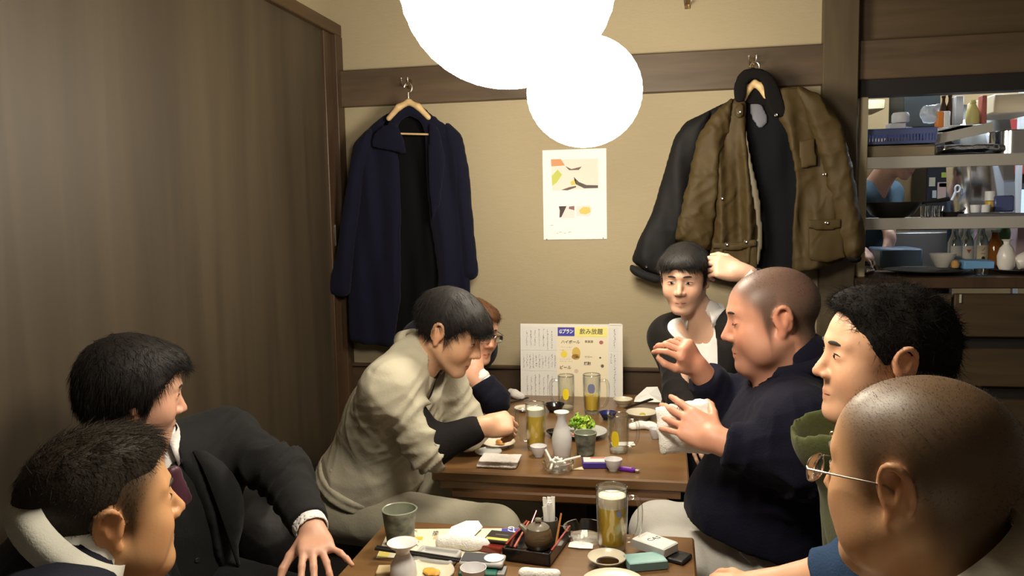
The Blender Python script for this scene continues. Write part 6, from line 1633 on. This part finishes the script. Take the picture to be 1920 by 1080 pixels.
# towel held between the navy man's hands
def held_towel():
    Lw, d, tips = NV
    c = pt(1284, 800, 2.00); S = SDF(.005)
    c0, c1, c2 = pt(1250, 786, 2.01), pt(1310, 768, 2.02), pt(1300, 838, 2.00)
    u = nrm(pt(1330, 800, 2.0)-pt(1240, 800, 2.0)); v = nrm(A3(0,.05,1)); n = nrm(np.cross(u, v)); R = np.stack([u, n, nrm(np.cross(n, u))*-1], 1)
    S.box(c, (.060,.012,.050), R@roty(.12), .010, .01); S.box(c+u*.01-v*.01, (.052,.018,.035), R@roty(-.15), .012, .02)
    o = garment('held_towel', S, towelw, None, c, .013, 38, 7); o.location = c; tag(o, 'white towel held in the hands of the man in navy fleece', 'towel')
held_towel()
# ------------------------------------------------ ashtrays
def ashtray(loc, r, H, label, notch=3):
    e = empty('glass_ashtray', loc, label, 'ashtray')
    w = lambda q, z: 1.0
    b = MB(); n = 48; V = []; F = []
    prof = [(.001,0),(r*.78,0),(r*.86,.003),(r*.98,H*.7),(r,H),(r*.90,H+.001),(r*.86,H*.8),(r*.74,.010),(.001,.009)]
    b.lathe(prof, n, wob=lambda q, z: 1.0)
    for vv in b.V:
        q = np.arctan2(vv[:, 1], vv[:, 0]); s_ = (np.abs(np.sin(q*notch/2+.2)) < .12) & (vv[:, 2] > H*.6); vv[s_, 2] = H*.62
    b.build('glass_bowl', GLT, e, True, angle=35)
    return e
def cig(a, b, parent, label=None):
    b_ = MB().tube([a, b], .0038, 8).build('cigarette_butt', mat('cigarette_paper', (.78,.76,.70), .7), parent, True); return b_
ash = ashtray(tp(1046, 882), .050, .030, 'glass ashtray full of cigarette ends on the far table')
r_ = np.random.default_rng(9); bm_ = mat('cigarette_paper', (.78,.76,.70), .7); fm_ = mat('cigarette_filter', (.55,.36,.16), .7)
for i in range(13):
    a = r_.uniform(0, pi); c = A3(*(r_.uniform(-.020,.020,2)), .014+.0028*i*.6); L = r_.uniform(.012,.019)
    q = np.array(ash.location)+c; d = A3(cos(a), sin(a), r_.uniform(-.15,.25)); d = nrm(d)
    if i == 0: q = np.array(ash.location)+A3(.045,.012,.036); d = nrm(A3(1,.25,.22)); L = .026
    if i == 1: q = np.array(ash.location)+A3(-.033,.03,.036); d = nrm(A3(-.5,.5,.7)); L = .022
    o = MB().tube([q-d*L-q, q+d*L-q], .0037, 8).build('cigarette_end', bm_, None, True, loc=q)
    tag(o, 'white stubbed-out cigarette end heaped in the far ashtray' if i > 1 else ('long cigarette resting on the right rim of the far ashtray' if i == 0 else 'cigarette leaning on the left rim of the far ashtray'), 'cigarette', 'cigarette ends in the far ashtray')
ashtray(tp(1096, 1013), .052, .034, 'empty notched glass ashtray on the near table')
tent('crumpled_tissue', tp(1088, 1026), [(-.028,-.008,.001),(.0,-.014,.002),(.03,-.010,.001),(.03,.012,.003),(0,.016,.008),(-.026,.012,.004),(.002,.0,.009)], [(0,1,6),(1,2,6),(2,3,6),(3,4,6),(4,5,6),(5,0,6)], paper_w, 'crumpled white tissue under the near glass ashtray', 'tissue')
# ------------------------------------------------ boxes and lighters
def boxthing(name, loc, hs, rz, m, label, cat, bev=.002, rx=0, ry=0):
    o = MB().box((-hs[0],-hs[1],0),(hs[0],hs[1],2*hs[2]),bev).build(name, m, None, False, loc=loc); o.rotation_euler = (rx,ry,rz); return tag(o, label, cat)
def text_mesh(body, size, m, parent, loc, rot, ext=.0002, name='lettering', shear=0.0, sx=1.0, align='CENTER', bold=0.0):
    cu = bpy.data.curves.new('t', 'FONT'); cu.body = body; cu.size = size; cu.align_x = align; cu.align_y = 'CENTER'; cu.extrude = ext; cu.shear = shear; cu.offset = bold; cu.resolution_u = 2
    t = bpy.data.objects.new('t', cu); COL.objects.link(t); me = bpy.data.meshes.new_from_object(t.evaluated_get(bpy.context.evaluated_depsgraph_get())); bpy.data.objects.remove(t)
    o = link(name, me, m, parent); o.location = loc; o.rotation_euler = rot; o.scale = (sx, 1, 1); return o
purp = mat('violet_card', (.055,.03,.25), .4)
e = empty('cigarette_pack', tp(1118, 874), 'violet and white cigarette pack behind the sake cup on the far table', 'cigarettes'); e.rotation_euler = (0,0,.15)
MB().box((-.044,-.027,0),(.044,.027,.019),.002).build('pack_body', purp, e); MB().box((-.040,-.022,.0192),(.040,.026,.0205)).build('pack_face', mat('pack_white', (.66,.60,.58), .4), e); MB().box((-.018,.012,.0206),(.030,.022,.0212)).build('red_stripe', mat('pack_red', (.45,.08,.05), .4), e)
l = empty('lighter', tp(1178, 884), 'translucent purple lighter at the front of the far table', 'lighter', rz=-.25)
pv = mat('purple_plastic', (.16,.02,.36), .25, trans=.3)
MB().box((-.03,-.009,0),(.022,.009,.011),.003).build('tank', pv, l); MB().box((.022,-.007,.001),(.036,.007,.010),.002).build('lighter_head', MATS['steel'], l); MB().box((-.026,-.0055,.0112),(.010,.0055,.0118)).build('pale_strip', mat('violet_pale', (.3,.15,.5), .3), l)
o = tent('paper_scrap', tp(1083, 880), [(-.02,-.012,.0008),(.02,-.006,.0008),(.012,.022,.0012)], [(0,1,2)], mat('buff_paper', (.62,.52,.36), .7), 'buff paper scrap in front of the violet cigarette pack', 'paper', .0005)
# near: cigarette packs
e = empty('cigarette_pack', tp(1228, 1040), 'white cigarette pack with black lettering on the near table', 'cigarettes', rz=-.62)
MB().box((-.046,-.029,.012),(.046,.029,.035),.003).build('pack_body', mat('white_card', (.70,.68,.64), .4), e); MB().box((-.046,-.0292,.014),(.046,-.029,.033)).build('side_label', mat('pack_grey', (.36,.35,.34), .5), e)
text_mesh('CAS', .020, inkb, e, (-.006,.004,.0352), (0,0,1.35), name='lettering')
boxthing('black_pouch', tp(1258, 1046), (.042,.026,.0055), -.45, mat('black_leather', (.015,.014,.014), .45, bump=(90,.4)), 'flat black leather pouch under the white cigarette pack', 'pouch', .003)
e = empty('cigarette_pack', tp(1210, 1062), 'pale teal cigarette pack in front of the white one', 'cigarettes', rz=.35)
MB().box((-.044,-.026,0),(.044,.026,.021),.002).build('pack_body', mat('teal_card', (.24,.44,.42), .35, vary=(14,.5,(.48,.62,.58))), e); MB().box((-.044,-.0263,.002),(.044,-.0258,.019)).build('side_label', mat('teal_dark', (.12,.20,.20), .5), e)
# soy dish and plate
p = tp(1138, 1060); dish('soy_dish', p, .044, .020, china2, 'cream dish of soy sauce in front of the tall beer mug', 'bowl')
o = MB().lathe([(.001,0),(.026,0),(.026,.0006),(.001,.0008)], 28).build('soy_sauce', mat('soy', (.018,.006,.003), .06, spec=.6), None, True, loc=p+A3(.002,-.002,.0096)); tag(o, 'dark pool of soy sauce in the cream dish', 'sauce')
dish('side_plate', tp(1150, 1104), .068, .014, china2, 'cream plate at the bottom edge in front of the soy dish')
# ------------------------------------------------ tray with teapot
def tray_set():
    c = tp(1008, 1030); a = -.16; R = rotz(a)
    e = empty('lacquer_tray', c, 'black lacquer tray with red rims holding a brown pot', 'tray', rz=a)
    redl = mat('red_lacquer', (.26,.018,.012), .25, coat=.4)
    w, d = .058, .085
    MB().box((-w,-d,0),(w,d,.006),.001).build('tray_floor', lacq, e)
    for nm, lo, hi in (('tray_wall',(-w,-d,0),(w,-d+.005,.030)),('tray_wall',(-w,d-.005,0),(w,d,.030)),('tray_wall',(-w,-d,0),(-w+.005,d,.030)),('tray_wall',(w-.005,-d,0),(w,d,.030))):
        MB().box(lo, hi, .001).build(nm, lacq, e)
    for lo, hi in (((-w,-d+.02,.0302),(-w+.005,d,.0325)),((w-.005,-d+.02,.0302),(w,d,.0325))): MB().box(lo, hi, .0005).build('red_rim', redl, e)
    bro = mat('brown_glaze', (.15,.085,.035), .28, vary=(30,.8,(.07,.055,.04),(1,1,5)), bump=(60,.2,(1,1,6)), spec=.6)
    pc = c+R@A3(.004,-.005,.0068)
    t = empty('soy_pot', pc, 'round brown glazed pot with lid and spout in the tray', 'pot', rz=a)
    MB().lathe([(.001,0),(.024,0),(.030,.006),(.034,.022),(.031,.040),(.026,.048),(.001,.050)], 36).build('pot_body', bro, t, True)
    MB().lathe([(.027,.047),(.027,.050),(.020,.056),(.007,.060),(.006,.063),(.009,.067),(.007,.071),(.001,.072)], 32).build('pot_lid', mat('grey_glaze', (.17,.15,.11), .25, spec=.6), t, True)
    MB().tube([(-.026,0,.034),(-.038,0,.044),(-.046,0,.050)], [.009,.007,.005], 10).build('spout', mat('grey_glaze', (.17,.15,.11), .25), t, True)
    hp = c+R@A3(.012,.055,.0068)
    t = empty('toothpick_holder', hp, 'dark round holder full of white wrapped toothpicks behind the pot', 'holder')
    MB().lathe([(.001,0),(.022,0),(.024,.03),(.021,.048),(.019,.048),(.020,.008),(.001,.006)], 24).build('holder_cup', mat('iron_glaze', (.05,.045,.032), .35), t, True)
    rr = np.random.default_rng(2)
    for i in range(13):
        q = rr.uniform(-.010,.010,2); tl = rr.uniform(-.016,.010); z1 = rr.uniform(.082,.104); o = MB().box((q[0]-.0046,q[1]-.001,.010),(q[0]+.0046,q[1]+.001,z1)).build('toothpick_sleeve', paper_w, t); o.rotation_euler = (rr.uniform(-.12,.12), -abs(tl)*9 if i % 2 else rr.uniform(-.25,.1), rr.uniform(-.6,.6))
    for i, (x0, y0, x1, y1, z1, m_, lb) in enumerate(((-.040,.03,-.030,.085,.060,redl,'red handled spoon leaning on the left of the tray'),(.040,.02,.045,.05,.075,mat('orange_stick', (.50,.20,.05), .5),'orange stick leaning in the tray behind the pot'),(-.048,-.03,-.042,.06,.040,mat('pale_red', (.45,.10,.06), .4),'pale red stick along the left tray rim'))):
        s0 = c+R@A3(x0,y0,.010); s1 = c+R@A3(x1,y1,z1)
        o = MB().tube([s0-s0, s1-s0], [.0032,.0022], 8).build('condiment_stick', m_, None, True, loc=s0); tag(o, lb, 'stick')
tray_set()
# ------------------------------------------------ rest of the near table
ink_n = mat('menu_ink', (.10,.08,.07), .7); blue_ink = mat('menu_blue', (.05,.05,.36), .5); yel_ink = mat('menu_yellow', (.78,.66,.18), .6); cream_p = mat('cream_paper', (.74,.68,.52), .6)
def near_menu():
    q = [tp(975,980), tp(735,982), tp(712,1058), tp(958,1062)]
    c = sum(q)/4; e = empty('menu_sheet', c, 'cream drinks menu sheet lying flat under towel and cup', 'menu')
    u = nrm(q[0]-q[1]); W = np.linalg.norm(q[0]-q[1])/2; v = nrm(np.cross(A3(0,0,1), u)); D = .085; rz = math.atan2(u[1], u[0]); e.rotation_euler = (0,0,rz)
    MB().box((-W,-D,0),(W,D,.0008)).build('menu_paper', cream_p, e)
    MB().box((W-.045,D-.060,.0009),(W-.001,D-.002,.0012)).build('blue_banner', blue_ink, e); MB().box((-W+.002,-D+.002,.0009),(-W+.028,-D+.06,.0012)).build('yellow_banner', yel_ink, e)
    text_mesh('Gプラン', .022, paper_w, e, (W-.022,D-.030,.0014), (0,0,-pi/2), name='banner_lettering', bold=.0005)
    for i, (x, y, t, s_) in enumerate(((-.10,.055,'ビール',.016),(-.045,.055,'焼酎',.016),(-.085,-.005,'ハイ',.018),(-.11,-.035,'日本酒',.012))): text_mesh(t, s_, ink_n, e, (x,y,.0012), (0,0,-pi/2), name='menu_lettering')
    for x, y, w, h, cc in ((-.09,.025,.018,.010,(.72,.45,.05)),(-.03,.028,.016,.009,(.70,.40,.20))): MB().box((x-w,y-h,.0009),(x+w,y+h,.0012)).build('menu_picture', flat('menu_pic_%d' % int(w*1000), cc), e)
near_menu()
cloth_pile('towel_roll', tp(868, 1030)+A3(0,0,.001), [(-.052,.0,.013),(-.02,.002,.015),(.02,-.002,.015),(.052,.002,.013)], .017, towelw, 'rolled white hand towel on the flat menu sheet', 'towel', 8, .003, 60)
tent('paper_napkin', tp(868, 1000)+A3(0,0,.002), [(-.035,-.035,.001),(.035,-.030,.004),(.045,.025,.006),(.030,.042,.014),(-.002,.042,.012),(-.035,.02,.003),(0,0,.010)], [(0,1,6),(1,2,6),(2,3,6),(3,4,6),(4,5,6),(5,0,6)], paper_w, 'white paper napkin lying on the menu behind the towel roll', 'napkin')
e = empty('red_box', tp(935, 1024)+A3(0,0,.0012), 'dark red lacquer box beneath the black card case', 'box', rz=-.25); MB().box((-.030,-.050,0),(.030,.040,.016),.002).build('box_body', mat('dark_red_gloss', (.16,.018,.010), .25, coat=.3), e)
e = empty('card_case', tp(937, 1011, TT+.018)+A3(0,0,.0002), 'black card case with yellow stripe on the red box', 'case', rz=-.12); MB().box((-.032,-.030,0),(.032,.030,.008),.002).build('case_body', mat('black_card', (.02,.018,.016), .35), e); MB().box((-.027,-.027,.0081),(.027,-.014,.0085)).build('yellow_stripe', mat('stripe_yellow', (.60,.55,.12), .5), e); MB().box((-.012,.004,.0081),(.020,.008,.0083)).build('grey_mark', mat('mark_grey', (.14,.13,.12), .5), e)
e = empty('green_box', tp(905, 1076), 'dark green box under the grey phone case', 'box', rz=.05); MB().box((-.05,-.025,0),(.035,.025,.012),.002).build('box_body', mat('green_card', (.02,.13,.09), .5), e); MB().box((.035,-.02,0),(.052,.022,.010),.001).build('box_end', mat('grey_card', (.25,.25,.24), .5), e)
ph = empty('phone_case', tp(905, 1056, TT+.014)+A3(0,0,.0002), 'dark grey rounded phone case with a white end', 'phone', rz=.02)
S = SDF(.003); S.box(A3(0,0,.006), (.045,.022,.001), None, .005, .002); V, F = S.mesh(); to_obj('case_body', V, F, mat('pale_grey_plastic', (.46,.45,.44), .4), ph, A3(0,0,0))
MB().box((-.046,-.023,.0121),(.024,.023,.0128),.0005).build('grey_cover', mat('slate_cover', (.055,.058,.068), .5), ph); MB().lathe([(.001,0),(.022,0),(.022,.001),(.001,.0012)], 24, (.026,0,.0129)).build('white_end', paper_w, ph, True)
p = tp(757, 1088); lathe_thing('sake_flask', p, [(.001,0),(.026,0),(.030,.012),(.028,.035),(.018,.055),(.014,.062),(.017,.070),(.032,.082),(.034,.086),(.031,.086),(.012,.068),(.001,.064)], sakew, 'white sake flask with wide flared mouth on the near table corner', 'flask')
S = SDF(.004); c = tp(818, 1052); S.box(c+A3(0,0,.010), (.046,.030,.004), None, .006, .003); S.box(c+A3(0,0,.020), (.040,.024,.006), None, .004, .006, True); V, F = S.mesh(); o = to_obj('square_plate', V, F, china3, None, c); o.location = c; o.rotation_euler = (0,0,-.12); tag(o, 'rounded rectangular grey-white plate under the chopsticks', 'plate')
p = tp(800, 1082); dish('side_plate', p, .062, .014, china2, 'cream plate with yellow food at the bottom left of the near table'); food('omelette', p+A3(.012,-.002,.009), (.026,.018,.006), mat('omelette_yellow', (.62,.40,.05), .5, vary=(40,.7,(.55,.20,.03))), 'yellow omelette piece on the cream plate', 12)
boxthing('wooden_block', tp(722, 1076), (.018,.020,.006), .2, mat('pale_wood_block', (.50,.38,.20), .6), 'pale wooden chopstick rest at the table corner', 'block', .002)
lathe_thing('sake_cup', tp(888, 1094), [(r*1.05, z) for r, z in cupf], sakew, 'white sake cup cut off by the bottom edge of the picture', 'cup', 'white sake cups')
cloth_pile('rolled_towel', tp(1012, 1086), [(-.035,0,.011),(.035,.004,.011)], .013, towelw, 'white rolled towel at the bottom edge in the middle', 'towel', 15, .002, 60)
# ------------------------------------------------ standing menu board
def menu_board():
    Yb = 3.40; p0, p1 = onY(974, 608, Yb), onY(1168, 750, Yb); W = (p1[0]-p0[0])/2; H = p0[2]-TT; c = A3((p0[0]+p1[0])/2, Yb, TT+.0006)
    e = empty('menu_stand', c, 'white folding drinks menu standing against the back wall', 'menu')
    R = rotx(-.06)
    MB().box((-W,0,0),(W,.004,H),.001,R,(0,0,0)).build('menu_board', mat('menu_white', (.70,.68,.62), .55), e)
    S = lambda x, y: A3((x-974)/(1168-974)*2*W-W, 0, H-(y-608)/(750-608)*(onY(974,608,Yb)[2]-onY(974,750,Yb)[2]))
    def panel(nm, x0, y0, x1, y1, m, off): a, b = S(x0, y1), S(x1, y0); MB().box((a[0],-off-.0006,a[2]),(b[0],-off,b[2]),0,R,(0,0,0)).build(nm, m, e)
    grey_p = mat('menu_sheet_white', (.66,.65,.62), .6)
    for i, (y0, y1) in enumerate(((613,657),(659,695),(697,748))): panel('handwritten_sheet', 977, y0, 1044, y1, grey_p, .0006)
    panel('drinks_sheet', 1045, 612, 1140, 748, mat('drinks_cream', (.76,.68,.50), .6), .0008)
    panel('blue_banner', 1046, 614, 1078, 630, blue_ink, .0016); panel('yellow_banner', 1079, 614, 1139, 631, mat('banner_yellow', (.78,.72,.22), .6), .0014)
    panel('side_strip', 1142, 613, 1160, 658, grey_p, .0006); panel('side_strip', 1142, 660, 1160, 748, grey_p, .0006); panel('top_tab', 1143, 606.5, 1166, 610, grey_p, .0012)
    rot = (pi/2-.06, 0, 0)
    def T(body, x, y, px, m, **k): p = S(x, y); p = R@A3(p[0], -.0030, p[2]); text_mesh(body, px/490*1.0, m, e, p, rot, .0001, **k)
    T('Gプラン', 1062, 622, 10.5, paper_w, sx=.78, bold=.0006, name='banner_lettering', shear=.15); T('飲み放題', 1109, 622, 13.0, ink_n, sx=.95, name='banner_lettering', shear=.1, bold=.0002)
    T('ハイボール', 1070, 641, 8.5, ink_n, sx=.95, name='menu_lettering', shear=.12, bold=.0002); T('果実酒', 1105, 640, 6.0, ink_n, name='menu_lettering'); T('サワー', 1104, 668, 5.5, ink_n, name='menu_lettering'); T('焼酎', 1102, 680, 7.5, ink_n, name='menu_lettering', bold=.0003); T('ビール', 1060, 688, 8.5, ink_n, name='menu_lettering', shear=.12, bold=.0002)
    for nm, x, y, w, h, cc in (('highball_picture',1081,661,8,11,(.62,.42,.10)),('highball_picture',1080,668,8,5,(.45,.20,.08)),('lemon_picture',1058,663,6,6,(.78,.60,.06)),('cassis_picture',1128,641,4,3.5,(.40,.12,.14)),('glass_picture',1081,694,4,4,(.62,.48,.36)),('bottle_picture',1130,684,3,3.2,(.12,.11,.08)),('leaf_picture',1126,669,2,1.6,(.06,.10,.05))):
        n = 12; pts = [(S(x+w*cos(2*pi*k/n), y+h*sin(2*pi*k/n))) for k in range(n)]; V = [R@A3(q[0],-.0020-.0004*('lemon' in nm),q[2]) for q in pts]; link(nm, np_mesh(nm, V, [list(range(n))[::-1]], False), flat(nm+'_%d' % int(h*10), cc), e)
    # faint columns of handwriting too small to read
    rr = np.random.default_rng(5); Vv, Fv = [], []
    def stroke(x, y, w, h):
        a, b = S(x, y+h), S(x+w, y)
        i = len(Vv); Vv.extend([R@A3(a[0],-.0022,a[2]), R@A3(b[0],-.0022,a[2]), R@A3(b[0],-.0022,b[2]), R@A3(a[0],-.0022,b[2])]); Fv.append([i,i+1,i+2,i+3])
    for (y0, y1, xs) in ((616,655,range(986,1042,8)),(662,693,range(980,1042,6)),(701,745,range(986,1042,8))):
        for x in xs:
            y = y0+rr.uniform(0,6)
            while y < y1-rr.uniform(0,8): stroke(x+rr.uniform(-.8,.8), y, rr.uniform(.5,2.2), rr.uniform(.4,1.2)); y += rr.uniform(1.2,2.4)
    for x, y0, y1 in ((1152,617,650),(1146,662,680),(1152,664,740)):
        y = y0
        while y < y1: stroke(x+rr.uniform(-1,1), y, rr.uniform(.8,2.6), rr.uniform(.4,1.2)); y += rr.uniform(1.4,3)
    for y in (650,655,676,699,706,672):
        x = 1050
        while x < 1074: stroke(x, y+rr.uniform(-.5,.5), rr.uniform(.6,2), rr.uniform(.4,.9)); x += rr.uniform(2,4)
    o = link('handwriting', np_mesh('handwriting', Vv, Fv, False), mat('pencil_grey', (.22,.21,.21), .7), e); o['kind'] = 'stuff'
    MB().box((-W*.9,.05,0),(W*.9,.054,H*.9),.001,rotx(.10),(0,.05,0)).build('rear_leaf', MATS['menu_white'], e)
menu_board()
# plastic wrapper by the suit man's lap
def wrapper():
    c = onY(1335, 772, 2.62); S = SDF(.005); S.ell(c, (.070,.012,.030), roty(.25), .01); o = garment('plastic_wrapper', S, mat('clear_wrap', (.42,.42,.42), .18, trans=.3), None, c, .012, 60, 4); o.location = c; tag(o, 'shiny clear plastic wrapper between the two men on the right', 'wrapper')
wrapper()
# dark bag on the bench between the two men on the left
def bag_left():
    c = A3(*onY(575, 905, 2.12)); c = A3(c[0]-.12, 2.12, .56); S = SDF(.008); S.ell(c, (.12,.13,.13), None, .03); S.rc(c+A3(-.06,0,.10), c+A3(.05,-.02,.13), .04, .03, .03); S.cut(A3(0,0,.442), (0,0,-1), c-.4, c+.4)
    e = empty('dark_bag', A3(c[0],c[1],.442), 'dark crumpled bag on the bench behind the khaki jacket', 'bag'); garment('bag_body', S, mat('black_bag', (.012,.011,.012), .6, bump=(40,.3)), e, A3(c[0],c[1],.442), .012, 35, 3)
    b = MB(); q = onY(560, 915, 2.02)-A3(c[0],c[1],.442); b.tube([q+A3(-.03,0,-.005), q+A3(.0,-.01,.004), q+A3(.03,-.005,.0)], .003, 8); b.build('strap', mat('bag_strap', (.16,.10,.05), .5), e, True)
bag_left()
